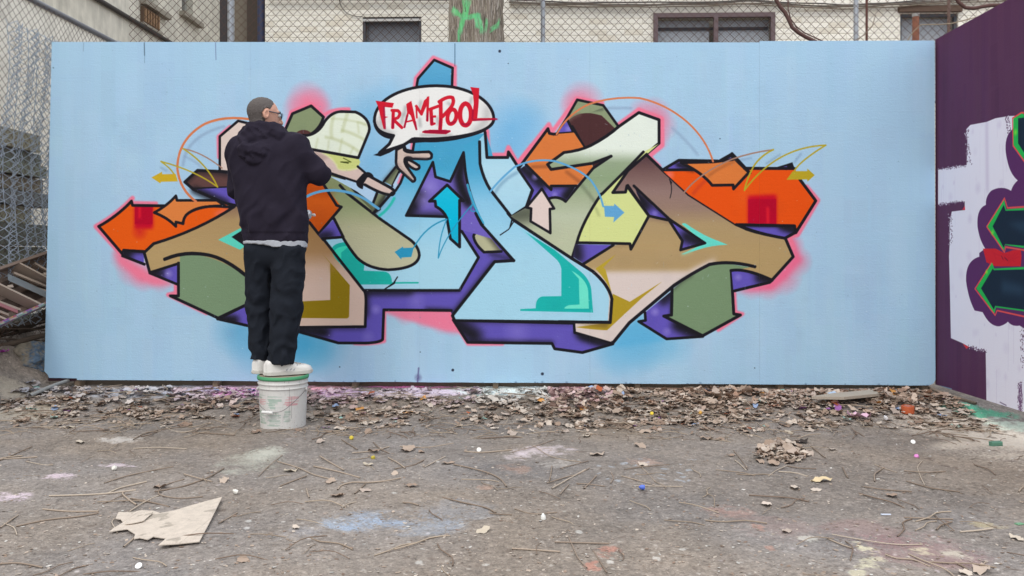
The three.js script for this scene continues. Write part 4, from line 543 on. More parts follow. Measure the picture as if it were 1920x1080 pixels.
{
  const LX = -5.2, b = thing('left_building', 'grey beige concrete building seen along its side wall with windows and air vent', 'building');
  const ZY = (px, py) => { const p = atX(px, py, LX); return [p.z, p.y]; };
  const [zEnd] = ZY(412, 40), [wa0] = ZY(268, 5), [wa1] = ZY(297, 5), [wb0] = ZY(341, 5), [wb1] = ZY(361.5, 5), yA = ZY(297, 20)[1], yB = ZY(361, 37)[1];
  const W = [[wa0, wa1, yA], [wb0, wb1, yB]];
  const sh = new THREE.Shape([[2.2, 0], [zEnd, 0], [zEnd, 8], [2.2, 8]].map((q) => new THREE.Vector2(q[0], q[1])));
  for (const [a, c, y] of W) sh.holes.push(new THREE.Path([[a, y], [c, y], [c, y + 1.5], [a, y + 1.5]].map((q) => new THREE.Vector2(...q))));
  const g = new THREE.ExtrudeGeometry(sh, { depth: 0.3, bevelEnabled: false }).applyMatrix4(new THREE.Matrix4().makeBasis(V(0, 0, 1), V(0, 1, 0), V(-1, 0, 0))).translate(LX, 0, 0);
  part('wall', g, stucco, b);
  const sill = mat(S(150, 144, 132), 0.9);
  for (const [a, c, y] of W) { const wi = new THREE.Group(); wi.name = 'window'; b.add(wi); const cz = (a + c) / 2, l = Math.abs(a - c); part('pane', box(0.01, 1.5, l, LX - 0.2, y + 0.75, cz), darkGlass, wi); part('frame', mergeGeometries([box(0.05, 1.5, 0.05, LX - 0.17, y + 0.75, a - Math.sign(a - c) * 0.025), box(0.05, 1.5, 0.06, LX - 0.12, y + 0.75, c + Math.sign(a - c) * 0.03), box(0.05, 0.05, l - 0.12, LX - 0.17, y + 0.026, cz)]), mat(S(150, 150, 144), 0.7), wi); part('sill', box(0.12, 0.07, l + 0.3, LX + 0.03, y - 0.036, cz - 0.06), sill, wi); }
  { const [z0, y0] = ZY(263, 42), [z1] = ZY(293, 61), y1 = ZY(263, 11)[1], cz = (z0 + z1) / 2, l = Math.abs(z0 - z1), v = new THREE.Group(); v.name = 'air_vent'; b.add(v); part('frame', box(0.05, y1 - y0, l, LX + 0.02, (y0 + y1) / 2, cz), mat(S(96, 76, 60), 0.8), v); for (let k = 0; k < 6; k++) part('slat', box(0.02, y1 - y0 - 0.04, 0.03, LX + 0.052, (y0 + y1) / 2, lerp(z0, z1, (k + 0.5) / 6)), mat(S(150, 120, 90), 0.8), v); part('sill', box(0.07, 0.03, l + 0.1, LX + 0.03, y0 - 0.017, cz), sill, v); }
  const [za, ya] = ZY(180, 0), [zb, yb] = ZY(310, 77); part('conduit', bar(V(LX + 0.035, (ya + yb) / 2, za + 3), V(LX + 0.035, (ya + yb) / 2, zEnd + 0.1), 0.03, 8), mat(S(64, 60, 58), 0.7), b);
  // recess between the two buildings
  const r = thing('alley_wall', 'dim brown rendered wall closing the gap between the two buildings', 'wall'); const zr = zEnd - 0.9;
  part('wall', box(3.6, 8, 0.2, -4.6, 4, zr - 0.1), mat(S(116, 108, 96), 0.95, { bumpMap: withRepeat(spotTex, 4, 8), bumpScale: 0.01 }), r);
  const d1 = atZ(419, 40, zr).x; part('door_panel', box(0.16, 7, 0.05, d1, 3.6, zr + 0.03), mat(S(52, 48, 50), 0.8), r); part('panel', box(0.24, 7, 0.06, atZ(478, 40, zr).x, 3.6, zr + 0.032), mat(S(70, 60, 52), 0.85), r);
  const gw = thing('white_wall', 'whitewashed yard wall seen through the side fence below the grey rail', 'wall'), wt = dataTex(512, 512, (x, y) => { const v = 0.9 + 0.14 * fbm(x / 32, y / 32, 5, 16) - 0.1 * sstep(0.62, 0.75, fbm(x / 20 + 9, y / 50, 4, 25)); return [244 * v, 241 * v, 232 * v]; }, true);
  const wm = new THREE.MeshStandardMaterial({ map: withRepeat(wt, 2, 1.5), roughness: 0.92, bumpMap: withRepeat(spotTex, 6, 5), bumpScale: 0.006 });
  part('wall', box(0.16, 3.55, 5.6, -4.98, 1.775, -0.8), wm, gw); part('coping', bevelBox(0.2, 0.05, 5.6, 0.006).translate(-4.98, 3.576, -0.8), sill, gw);
  // old timbers stacked behind the side fence
  const ts = thing('timber_stack', 'stack of weathered dark green grey timbers behind the side fence', 'timber stack'); const tms = [[128, 134, 122], [112, 118, 112], [150, 148, 130], [122, 128, 130], [140, 134, 120]].map((c) => mat(S(...c), 0.9, { bumpMap: withRepeat(spotTex, 1, 6), bumpScale: 0.006 }));
  let y = 0.3; for (let k = 0; y < 2.12; k++) { const h = rr(0.1, 0.2), zr0 = -1.25 + rr(-0.25, 0.12) + (y < 1.5 ? 0.25 : 0), w = rr(0.24, 0.4); part('timber', bevelBox(w, h - 0.012, 2.6, 0.006).translate(-4.42 - rr(0, 0.1), y + h / 2, zr0 + 1.3), tms[k % 5], ts); y += h; }
}

// ---------- tree trunk, vines, poles ----------
{
  const TZ = -0.85, c = atZ(893, 40, TZ), R = (atZ(943, 40, TZ).x - atZ(843, 40, TZ).x) / 2;
  const cv = canvas(1024, 1024), g = cv.getContext('2d'); g.fillStyle = 'rgb(136,126,114)'; g.fillRect(0, 0, 1024, 1024);
  for (let i = 0; i < 7000; i++) { const x = rr(0, 1024), y = rr(-40, 1024), l = rr(12, 70); g.strokeStyle = rnd() < 0.45 ? `rgba(194,188,180,${rr(0.3, 0.8)})` : rnd() < 0.6 ? `rgba(72,62,54,${rr(0.3, 0.8)})` : `rgba(104,106,76,${rr(0.2, 0.5)})`; g.lineWidth = rr(0.8, 3); g.beginPath(); g.moveTo(x, y); g.quadraticCurveTo(x + rr(-5, 5), y + l / 2, x + rr(-7, 7), y + l); g.stroke(); }
  // sprayed green marks on the side facing the board (v covers 2.4..4.4 m)
  const at = (px, py) => { const a = Math.asin(clamp((px - 893) / 50, -0.97, 0.97)), y = atZ(893, py, TZ + R * 0.8).y; return [(0.5 + a / (2 * Math.PI)) * 1024, (1 - (y - 2.4) / 2) * 1024]; };
  g.lineCap = 'round';
  for (const [pts, w] of [[[[850, 13], [858, 22], [866, 30]], 10], [[[876, 4], [876, 28], [870, 45], [866, 60]], 13], [[[884, 6], [880, 24], [872, 34], [868, 50]], 8], [[[868, 34], [886, 34], [902, 32], [904, 44], [906, 62]], 8], [[[896, 32], [898, 52]], 10], [[[916, 40], [914, 58]], 6], [[[924, 56], [934, 44], [938, 34]], 6], [[[864, 60], [862, 76]], 6]]) for (let k = 0; k < 60; k++) { g.strokeStyle = `rgba(${86 + rr(0, 40)},${190 + rr(0, 25)},${120 + rr(0, 30)},${rr(0.06, 0.24)})`; g.lineWidth = rr(1, w * 0.9); g.beginPath(); pts.forEach(([x, y], i) => { const q = at(x + rr(-w, w) * 0.42, y + rr(-5, 5)); i ? g.lineTo(...q) : g.moveTo(...q); }); g.stroke(); }
  for (let i = 0; i < 1500; i++) { const x = rr(300, 730), y = rr(150, 900), l = rr(8, 40); g.strokeStyle = rnd() < 0.5 ? `rgba(190,184,176,${rr(0.2, 0.6)})` : `rgba(80,70,62,${rr(0.25, 0.7)})`; g.lineWidth = rr(0.8, 3); g.beginPath(); g.moveTo(x, y); g.quadraticCurveTo(x + rr(-5, 5), y + l / 2, x + rr(-7, 7), y + l); g.stroke(); }
  const tex = canvasTex(cv), bm = new THREE.MeshStandardMaterial({ map: tex, roughness: 0.92 });
  const tr = thing('tree', 'thick bare tree trunk with rough grey bark and sprayed green marks behind the board', 'tree', V(c.x, 0.1, TZ));
  const NA = 96, NH = 150, pos = [], uv = [], idx = [];
  for (let j = 0; j <= NH; j++) for (let i = 0; i <= NA; i++) { const a = (i / NA) * 2 * Math.PI - Math.PI, y = j / NH * 5.4, ii = i % NA, aa = ii / NA * 2 * Math.PI, rg = 1 - Math.abs(n3(Math.cos(aa) * 7, y * 1.5, Math.sin(aa) * 7)), rough = 0.034 * (rg - 0.6) + 0.006 * n3(Math.cos(aa) * 18, y * 9, Math.sin(aa) * 18), r = R * (1.06 - 0.03 * y + 0.5 * Math.exp(-y * 4)) + rough; pos.push(Math.sin(a) * r, y, Math.cos(a) * r); uv.push(i / NA, (y + 0.1 - 2.4) / 2); }
  for (let j = 0; j < NH; j++) for (let i = 0; i < NA; i++) { const a = j * (NA + 1) + i; idx.push(a, a + 1, a + NA + 1, a + 1, a + NA + 2, a + NA + 1); }
  const tg = new THREE.BufferGeometry(); tg.setAttribute('position', new THREE.Float32BufferAttribute(pos, 3)); tg.setAttribute('uv', new THREE.Float32BufferAttribute(uv, 2)); tg.setIndex(idx); tg.computeVertexNormals(); part('trunk', tg, bm, tr);
  const crown = new THREE.Group(); crown.name = 'crown'; tr.add(crown);
  for (const [dx, dy, dz, r] of [[-1.4, 2.4, -0.8, 0.12], [1.3, 2.6, -0.5, 0.12], [0.2, 3, -1.2, 0.14], [-0.5, 2.6, 0.5, 0.09]]) { const s = V(dx * 0.05, 5.1, dz * 0.05), e = V(dx, 5.1 + dy, dz), m = s.clone().lerp(e, 0.5).add(V(dx * 0.15, -0.1, 0)); const gs = [bar(s, m, r, 10, r * 0.7), bar(m, e, r * 0.7, 8, r * 0.3)]; for (let k = 0; k < 7; k++) { const a = m.clone().lerp(e, rnd()); gs.push(bar(a, a.clone().add(V(rr(-0.7, 0.7), rr(0.1, 0.8), rr(-0.7, 0.7))), r * 0.22, 5, r * 0.05)); } part('limb', mergeGeometries(gs), bm, crown); }
  const vine = mat(S(92, 66, 62), 0.85), pv = (pts, z) => pts.map(([x, y]) => atZ(x, y, z));
  const vn1 = pv([[1448, -30], [1457, 4], [1475, 28], [1486, 52], [1505, 66], [1528, 78], [1560, 100]], FZ + 0.06); const low = vn1[vn1.length - 1]; vn1.push(V(low.x + 0.1, 1.2, low.z), V(low.x + 0.15, 0.1, low.z)); single('vine', tube(vn1, 0.018, 50, 7), vine, 'thick red brown vine bending down over the fence to the board', 'vine');
  const v2 = pv([[1478, -20], [1480, 30], [1500, 56], [1540, 76], [1570, 92]], FZ + 0.05), l2 = v2[v2.length - 1]; v2.push(V(l2.x + 0.05, 0.1, l2.z)); single('vine', tube(v2, 0.006, 40, 5), vine, 'thin dark vine strand crossing the fence beside the thick vine', 'vine');
  const v3 = pv([[1785, -25], [1797, 4], [1815, 16], [1845, 12], [1875, 10], [1905, 30]], FZ + 0.06), l3 = v3[v3.length - 1]; v3.push(V(l3.x + 0.1, 1.2, l3.z), V(l3.x + 0.1, 0.1, l3.z)); single('vine', tube(v3, 0.017, 50, 7), vine, 'brown vine curving over the fence above the purple board', 'vine');
  const v4 = pv([[1700, 82], [1712, 60], [1722, 48], [1745, 46], [1780, 45], [1800, 40], [1840, 30]], FZ + 0.05), f4 = v4[0]; v4.unshift(V(f4.x - 0.05, 0.1, f4.z)); single('vine', tube(v4, 0.005, 40, 5), mat(S(150, 136, 116)), 'thin pale tendril looping past the rusty pipe', 'vine');
  const v5 = pv([[1642, 28], [1638, 45], [1620, 66], [1600, 78], [1590, 95]], FZ + 0.04), l5 = v5[v5.length - 1]; v5.push(V(l5.x, 0.1, l5.z)); single('vine', tube(v5, 0.004, 30, 5), mat(S(130, 116, 100)), 'thin pale tendril between the galvanised post and the thin rusty pole', 'vine');
  const pole = (px, r, top, c, l) => { const q = atZ(px, 40, FZ - 0.12); single('metal_pole', bar(V(q.x, 0, q.z), V(q.x, top, q.z), r, 10), mat(S(...c), 0.8), l, 'pole'); };
  pole(1625, 0.011, 3.8, [104, 68, 60], 'thin rusty red pole beside the galvanised fence post'); pole(1779, 0.014, 3.8, [120, 98, 90], 'thin brown pole in front of the narrow window');
  { const q = atZ(1717, 40, FZ - 0.2), t = atZ(1717, 26, FZ - 0.2).y, pp = thing('rusty_pipe', 'short rusty vent pipe with a grey cap before the narrow window', 'pipe', V(q.x, 0, q.z)); part('pipe', bar(V(0, 0, 0), V(0, t - 0.03, 0), 0.031, 14), mat(S(146, 96, 76), 0.85), pp); part('cap', bar(V(0, t - 0.03, 0), V(0, t, 0), 0.034, 14), mat(S(160, 158, 156), 0.7), pp); }
}

// ---------- the painter on the bucket ----------
function meshSDF(f, lo, hi, cell) { // surface nets
  const nx = Math.ceil((hi.x - lo.x) / cell) + 1, ny = Math.ceil((hi.y - lo.y) / cell) + 1, nz = Math.ceil((hi.z - lo.z) / cell) + 1, D = new Float32Array(nx * ny * nz);
  for (let k = 0, o = 0; k < nz; k++) for (let j = 0; j < ny; j++) for (let i = 0; i < nx; i++, o++) D[o] = f(lo.x + i * cell, lo.y + j * cell, lo.z + k * cell);
  const id = new Int32Array(nx * ny * nz).fill(-1), pos = [], nor = [], idx = [], at = (i, j, k) => (k * ny + j) * nx + i, E = [[0, 1], [2, 3], [4, 5], [6, 7], [0, 2], [1, 3], [4, 6], [5, 7], [0, 4], [1, 5], [2, 6], [3, 7]], h = cell * 0.5;
  for (let k = 0; k < nz - 1; k++) for (let j = 0; j < ny - 1; j++) for (let i = 0; i < nx - 1; i++) {
    const c = []; let m = 0; for (let q = 0; q < 8; q++) { const v = D[at(i + (q & 1), j + ((q >> 1) & 1), k + (q >> 2))]; c.push(v); if (v < 0) m |= 1 << q; }
    if (m === 0 || m === 255) continue;
    let x = 0, y = 0, z = 0, n = 0; for (const [a, b] of E) if ((c[a] < 0) !== (c[b] < 0)) { const t = c[a] / (c[a] - c[b]); x += lerp(a & 1, b & 1, t); y += lerp((a >> 1) & 1, (b >> 1) & 1, t); z += lerp(a >> 2, b >> 2, t); n++; }
    x = lo.x + (i + x / n) * cell; y = lo.y + (j + y / n) * cell; z = lo.z + (k + z / n) * cell; id[at(i, j, k)] = pos.length / 3; pos.push(x, y, z);
    const gx = f(x + h, y, z) - f(x - h, y, z), gy = f(x, y + h, z) - f(x, y - h, z), gz = f(x, y, z + h) - f(x, y, z - h), l = Math.hypot(gx, gy, gz) || 1; nor.push(gx / l, gy / l, gz / l);
  }
  const quad = (a, b, c, d, flip) => { if (a < 0 || b < 0 || c < 0 || d < 0) return; flip ? idx.push(a, c, b, a, d, c) : idx.push(a, b, c, a, c, d); };
  for (let k = 1; k < nz - 1; k++) for (let j = 1; j < ny - 1; j++) for (let i = 1; i < nx - 1; i++) {
    const s = D[at(i, j, k)] < 0;
    if (s !== D[at(i + 1, j, k)] < 0) quad(id[at(i, j - 1, k - 1)], id[at(i, j, k - 1)], id[at(i, j, k)], id[at(i, j - 1, k)], !s);
    if (s !== D[at(i, j + 1, k)] < 0) quad(id[at(i - 1, j, k - 1)], id[at(i - 1, j, k)], id[at(i, j, k)], id[at(i, j, k - 1)], !s);
    if (s !== D[at(i, j, k + 1)] < 0) quad(id[at(i - 1, j - 1, k)], id[at(i, j - 1, k)], id[at(i, j, k)], id[at(i - 1, j, k)], !s);
  }
  const g = new THREE.BufferGeometry(); g.setAttribute('position', new THREE.Float32BufferAttribute(pos, 3)); g.setAttribute('normal', new THREE.Float32BufferAttribute(nor, 3)); g.setAttribute('uv', new THREE.Float32BufferAttribute(new Float32Array(pos.length / 3 * 2).map((_, i) => (i & 1 ? pos[(i >> 1) * 3 + 1] : pos[(i >> 1) * 3] + pos[(i >> 1) * 3 + 2] * 0.7) * 4), 2)); g.setIndex(idx); return g;
}
const cap = (x, y, z, a, b, ra, rb) => { const bx = b.x - a.x, by = b.y - a.y, bz = b.z - a.z, px = x - a.x, py = y - a.y, pz = z - a.z, t = clamp((px * bx + py * by + pz * bz) / (bx * bx + by * by + bz * bz + 1e-9)); return Math.hypot(px - bx * t, py - by * t, pz - bz * t) - (ra + (rb - ra) * t); };
const smin = (a, b, k) => { const h = Math.max(k - Math.abs(a - b), 0) / k; return Math.min(a, b) - h * h * k * 0.25; };
const ell = (x, y, z, c, rx, ry, rz) => { const a = (x - c.x) / rx, b = (y - c.y) / ry, d = (z - c.z) / rz, q = Math.hypot(a, b, d); return (q - 1) * Math.min(rx, ry, rz); };
const BZP = 0.77, pj = (px, py, dz = 0) => atZ(px, py, BZP + dz);
const bc = pj(531, 760), bucketY = groundH(bc.x, BZP) - 0.006, bucketTop = pj(531, 702).y;
const person = thing('person', 'person in black hoodie, jeans and white sneakers on the bucket, spraying the mural', 'person', V(bc.x, bucketTop, BZP));
{
  const off = person.position.clone().negate(), put = (name, geo, m, par = person) => part(name, geo.translate(off.x, off.y, off.z), m, par);
  const J = { shL: pj(452, 283), elL: pj(447, 354, -0.1), wrL: pj(510, 391, -0.25), shR: pj(555, 276, 0.0), elR: pj(598, 326, -0.04), wrR: pj(566, 300, -0.26) };
  const head = pj(495, 216, -0.02), fw = V(0.8, -0.08, -0.6).normalize(), hr = fw.clone().cross(V(0, 1, 0)).normalize(), hu = hr.clone().cross(fw); // head frame: forward, right, up
  const cloth = (x, y, z, s, a) => a * (n3(x * s + y * s * 0.55, y * s * 0.5 - x * s * 0.3, z * s) + 0.45 * n3(x * s * 2.2 - y * s, y * s * 1.1 + 7, z * s * 2));
  // hoodie
  const hemY = pj(500, 457).y, hood = [[pj(466, 262, 0.05), pj(520, 258, 0.045), 0.064, 0.058], [pj(464, 282, 0.1), pj(500, 286, 0.1), 0.058, 0.05], [pj(474, 300, 0.095), pj(490, 300, 0.095), 0.042, 0.036], [pj(462, 252, 0), pj(476, 240, 0.05), 0.042, 0.04], [pj(476, 240, 0.05), pj(512, 241, 0.05), 0.04, 0.038], [pj(512, 241, 0.05), pj(529, 252, -0.02), 0.038, 0.04], [pj(529, 252, -0.02), pj(512, 268, -0.1), 0.04, 0.045], [pj(462, 252, 0), pj(488, 268, -0.1), 0.042, 0.045]];
  const T = [[pj(464, 296), pj(488, 445, 0.005), 0.112, 0.103], [pj(505, 290, 0.01), pj(518, 445, 0.01), 0.125, 0.118], [pj(537, 298), pj(546, 445, 0.005), 0.118, 0.108]];
  const fHood = (x, y, z) => {
    let d = 9; for (const [a, b, r, q] of T) d = smin(d, cap(x, y, z, a, b, r, q), 0.06);
    d = smin(d, cap(x, y, z, J.shL, J.shR, 0.075, 0.078), 0.07);
    let arm = cap(x, y, z, J.shL, J.elL, 0.08, 0.066); arm = smin(arm, cap(x, y, z, J.elL, J.wrL, 0.066, 0.05), 0.03); d = smin(d, arm, 0.045);
    arm = cap(x, y, z, J.shR, J.elR, 0.086, 0.066); arm = smin(arm, cap(x, y, z, J.elR, J.wrR, 0.068, 0.048), 0.03); d = smin(d, arm, 0.05);
    d += cloth(x, y, z, 5.5, 0.008) + 0.011 * (Math.abs(n3(x * 5 - y * 3.2, y * 2.4 + x * 2, z * 5)) - 0.3) + 0.007 * Math.sin((y * 1.0 - x * 1.5) * 34 + 3 * n3(x * 5, y * 5, z * 5)) * sstep(1.5, 1.2, y) * sstep(hemY + 0.02, hemY + 0.1, y);
    let h = 9; for (const [a, b, r, q] of hood) h = smin(h, cap(x, y, z, a, b, r, q), 0.03);
    h += cloth(x, y, z, 9, 0.007) + 0.016 * (Math.abs(n3(x * 8, y * 13 + x * 5, z * 8)) - 0.3); d = smin(d, h, 0.006);
    const band = sstep(hemY + 0.075, hemY + 0.06, y); d += band * (0.006 + 0.0015 * Math.sin((x + z * 0.6) * 520)) ;
    const neck = cap(x, y, z, pj(496, 236, -0.01), pj(494, 205, -0.02), 0.058, 0.075); d = Math.max(d, -neck); // the opening round the neck
    return Math.max(d, hemY - y);
  };
  const fabric = new THREE.MeshPhysicalMaterial({ color: S(42, 38, 50), roughness: 0.95, sheen: 0.35, sheenRoughness: 0.6, sheenColor: S(120, 112, 125), specularIntensity: 0.2, bumpMap: spotTex, bumpScale: 0.0015 });
  put('hoodie', meshSDF(fHood, V(-2.15, hemY - 0.02, 0.35), V(-1.1, 1.98, 1.05), 0.0105), fabric);
  // shirt hem showing below the hoodie
  const fShirt = (x, y, z) => { let d = 9; for (const [a, b, r, q] of T) d = smin(d, cap(x, y, z, a, V(b.x, b.y - 0.08, b.z), r - 0.012, q - 0.008), 0.06); d += cloth(x, y, z, 12, 0.003); const lowEdge = hemY - 0.016 + 0.014 * Math.sin((x + 1.44) * 11 - 1.2) + 0.004 * n2(x * 20, 3); return Math.max(d, lowEdge - y, y - hemY - 0.02); };
  put('shirt', meshSDF(fShirt, V(-1.95, hemY - 0.08, 0.5), V(-1.2, hemY + 0.03, 1.02), 0.01), mat(S(170, 174, 182), 0.9));
  // jeans
  const jw = pj(500, 453).y, legs = [[[pj(484, 468), pj(487, 570, -0.045), pj(489, 672, -0.04)], [0.092, 0.077, 0.068]], [[pj(542, 468, 0.01), pj(538, 575, 0.02), pj(527, 682, 0.035)], [0.105, 0.094, 0.078]]];
  const fJean = (x, y, z) => {
    let d = smin(cap(x, y, z, pj(492, 462), pj(542, 462), 0.084, 0.09), cap(x, y, z, pj(498, 478), pj(536, 478), 0.09, 0.095), 0.05);
    legs.forEach(([p, r], i) => { let l = smin(cap(x, y, z, p[0], p[1], r[0], r[1]), cap(x, y, z, p[1], p[2], r[1], r[2]), 0.04); const t = y - p[2].y; l += 0.009 * Math.sin(t * 46 + 5 * n3(x * 7, t * 3, z * 7)) * Math.exp(-Math.abs(t - 0.03) * 9) + 0.006 * Math.sin(t * 40 + x * 22 + 4 * n3(x * 6, t * 4, z * 6)) * Math.exp(-Math.abs(t - 0.36) * 6); l += cloth(x, y, z, 8, 0.005) + 0.012 * (Math.abs(n3(x * 7 + y * 3, y * 6 - x * 4, z * 7)) - 0.3); const cut = p[2].y - 0.006 + 0.02 * n3(x * 6, i * 5, z * 6) - y; d = smin(d, Math.max(l, cut), 0.016); });
    return Math.max(d, y - jw - 0.01);
  };
  put('jeans', meshSDF(fJean, V(-2.0, 0.3, 0.48), V(-1.22, jw + 0.05, 1.03), 0.0105), new THREE.MeshPhysicalMaterial({ color: S(33, 37, 45), roughness: 0.92, specularIntensity: 0.25, sheen: 0.2, sheenRoughness: 0.6, sheenColor: S(110, 116, 130), bumpMap: spotTex, bumpScale: 0.0012 }));
  // sneakers
  const white = mat(S(226, 224, 220), 0.6), soleM = mat(S(198, 196, 190), 0.7), grey = mat(S(176, 178, 184), 0.7);
  const shoe = (heel, dir, len) => {
    const s = new THREE.Group(); s.name = 'sneaker'; person.add(s); s.position.copy(heel).add(off); s.rotation.y = Math.atan2(-dir.z, dir.x);
    const w = (t) => 0.034 + 0.012 * Math.sin(clamp(t) * Math.PI * 0.8 + 0.4) + 0.006 * sstep(0.4, 0.75, t), H = (t) => lerp(0.105, 0.064, sstep(0.25, 0.8, t)) - 0.014 * sstep(0.85, 1.02, t) - 0.01 * sstep(0.1, 0, t);
    const up = (x, y, z) => { const t = x / len, e = Math.max(-0.0 - x, x - len, 0), ww = w(t) * Math.pow(Math.max(0.02, 1 - Math.pow(Math.abs(clamp(t, 0, 1) - 0.5) * 2, 9)), 0.4), hh = H(t); const a = Math.hypot(Math.max(0, Math.abs(z) - ww + 0.024) / 1, Math.max(0, y - hh + 0.03)) - 0.026; return Math.max(a, 0.012 - y) + e; };
    part('upper', meshSDF(up, V(-0.03, 0, -0.09), V(len + 0.03, 0.14, 0.09), 0.005), white, s);
    const so = (x, y, z) => { const t = clamp(x / len), ww = w(t) * Math.pow(Math.max(0.02, 1 - Math.pow(Math.abs(t - 0.5) * 2, 9)), 0.4) + 0.005, e = Math.max(-0.004 - x, x - len - 0.004, 0); return Math.max(Math.abs(z) - ww, y - 0.027, 0.0 - y) + e; };
    part('sole', meshSDF(so, V(-0.04, -0.008, -0.09), V(len + 0.04, 0.04, 0.09), 0.005), soleM, s);
    for (let k = 0; k < 3; k++) for (const q of [-1, 1]) { const t = 0.42 + k * 0.075, z = q * (w(t) + 0.0035); part('stripe', bar(V(len * t, 0.03, z), V(len * (t + 0.1), 0.062, q * (w(t) - 0.006)), 0.0035, 5), grey, s); }
    for (let k = 0; k < 5; k++) { const t = 0.45 + k * 0.075, y = H(t) - 0.001; part('lace', bar(V(len * t, y, -0.022), V(len * (t + 0.02), y, 0.022), 0.0035, 6), white, s); }
    part('tongue', bevelBox(0.05, 0.012, 0.05, 0.004).rotateZ(-0.7).translate(len * 0.38, 0.1, 0), white, s);
    return s;
  };
  const top = bucketTop + 0.002;
  const dR = V(0.86, 0, -0.5).normalize(), dL = V(0.72, 0, -0.7).normalize(), hR = pj(497, 700, 0.075), hL = pj(475, 700, 0.0); hR.y = hL.y = top; hL.x -= 0.0;
  shoe(hR, dR, 0.285); shoe(hL, dL, 0.285);
  // body
  const aL = hL.clone().addScaledVector(dL, 0.07).setY(top + 0.09), aR = hR.clone().addScaledVector(dR, 0.07).setY(top + 0.09);
  const bones = [[pj(494, 300, -0.0), pj(516, 440), 0.1, 0.1], [pj(470, 290), pj(540, 286), 0.07, 0.07], [pj(500, 262, -0.01), pj(494, 232, -0.02), 0.058, 0.056], [J.shL, J.elL, 0.05, 0.04], [J.elL, J.wrL, 0.04, 0.027], [J.shR, J.elR, 0.05, 0.04], [J.elR, J.wrR, 0.04, 0.027], [pj(490, 460), pj(542, 460), 0.075, 0.08], [pj(488, 470), pj(488, 570, -0.04), 0.07, 0.05], [pj(488, 570, -0.04), aL, 0.05, 0.036], [pj(540, 470), pj(536, 575, 0.02), 0.075, 0.055], [pj(536, 575, 0.02), aR, 0.055, 0.036], [aL, hL.clone().addScaledVector(dL, 0.2).setY(top + 0.035), 0.032, 0.02], [aR, hR.clone().addScaledVector(dR, 0.2).setY(top + 0.035), 0.032, 0.02]];
  const fBody = (x, y, z) => { let d = 9; for (const [a, b, r, q] of bones) d = smin(d, cap(x, y, z, a, b, r, q), 0.03); return d; };
  // head, in its own frame (u right, v up, w forward)
  const fHead = (x, y, z) => {
    const dx = x - head.x, dy = y - head.y, dz = z - head.z, u = dx * hr.x + dy * hr.y + dz * hr.z, v = dx * hu.x + dy * hu.y + dz * hu.z, w = dx * fw.x + dy * fw.y + dz * fw.z, au = Math.abs(u), O = V();
    let d = ell(u, v, w, O.set(0, 0.02, -0.008), 0.076, 0.088, 0.096); d = smin(d, ell(u, v, w, O.set(0, -0.045, 0.026), 0.058, 0.075, 0.068), 0.03); d = smin(d, ell(u, v, w, O.set(0, -0.1, 0.06), 0.03, 0.02, 0.026), 0.03);
    d = smin(d, cap(u, v, w, V(0, 0.012, 0.09), V(0, -0.03, 0.113), 0.009, 0.014), 0.014); d = smin(d, cap(au, v, w, V(0, -0.034, 0.1), V(0.013, -0.036, 0.096), 0.009, 0.008), 0.008);
    d = smin(d, cap(au, v, w, V(0.012, 0.028, 0.087), V(0.045, 0.027, 0.072), 0.008, 0.008), 0.014); d = Math.max(d, -ell(au, v, w, O.set(0.032, 0.006, 0.098), 0.018, 0.012, 0.014));
    d = smin(d, cap(au, v, w, V(0, -0.066, 0.089), V(0.021, -0.066, 0.08), 0.0065, 0.003), 0.006); d = smin(d, cap(au, v, w, V(0, -0.077, 0.087), V(0.018, -0.076, 0.08), 0.007, 0.003), 0.006); d += 0.003 * Math.exp(-Math.pow((v + 0.0715) / 0.002, 2)) * (au < 0.026 && w > 0.05 ? 1 : 0);
    let ear = ell(au, v, w, O.set(0.079, -0.005, -0.012), 0.011, 0.032, 0.02); ear = Math.max(ear, -ell(au, v, w, O.set(0.09, -0.002, -0.008), 0.008, 0.02, 0.011)); d = smin(d, ear, 0.008);
    d = smin(d, cap(u, v, w, V(0, -0.06, -0.02), V(0, -0.16, -0.035), 0.056, 0.058), 0.03); return d;
  };
  // hands closed round spray cans
  const cans = [], hands = [];
  const hand = (c, axis, toWrist, mirror, wrist) => { // c: can axis point at the hand, axis: can direction, toWrist: from can to wrist
    const Y = axis.clone().normalize(), X = toWrist.clone().addScaledVector(Y, -toWrist.dot(Y)).normalize(), Z = X.clone().cross(Y).multiplyScalar(mirror), P = (ang, r, h) => c.clone().addScaledVector(X, Math.cos(ang) * r).addScaledVector(Z, Math.sin(ang) * r).addScaledVector(Y, h), caps = [];
    const R = 0.042, palm = [[P(0.1, R + 0.01, 0.026), P(0.1, R + 0.008, -0.03), 0.016, 0.014], [P(-0.35, R + 0.012, 0.022), P(-0.3, R + 0.012, -0.026), 0.016, 0.015], [P(0.45, R + 0.004, 0.03), P(0.45, R + 0.004, -0.032), 0.013, 0.011]];
    const fingers = [[0.034, 2.5], [0.0115, 3.0], [-0.0115, 2.95], [-0.033, 2.5]].map(([h, e]) => [0.45, 0.45 + (e - 0.45) * 0.42, 0.45 + (e - 0.45) * 0.75, e].map((a, i) => P(a, R + 0.0005 - i * 0.0008, h - i * 0.001)));
    const thumb = [P(-0.35, R + 0.012, 0.012), P(-1.0, R + 0.006, 0.032), P(-1.75, R + 0.001, 0.04), P(-2.35, R, 0.042)], wr = wrist.clone();
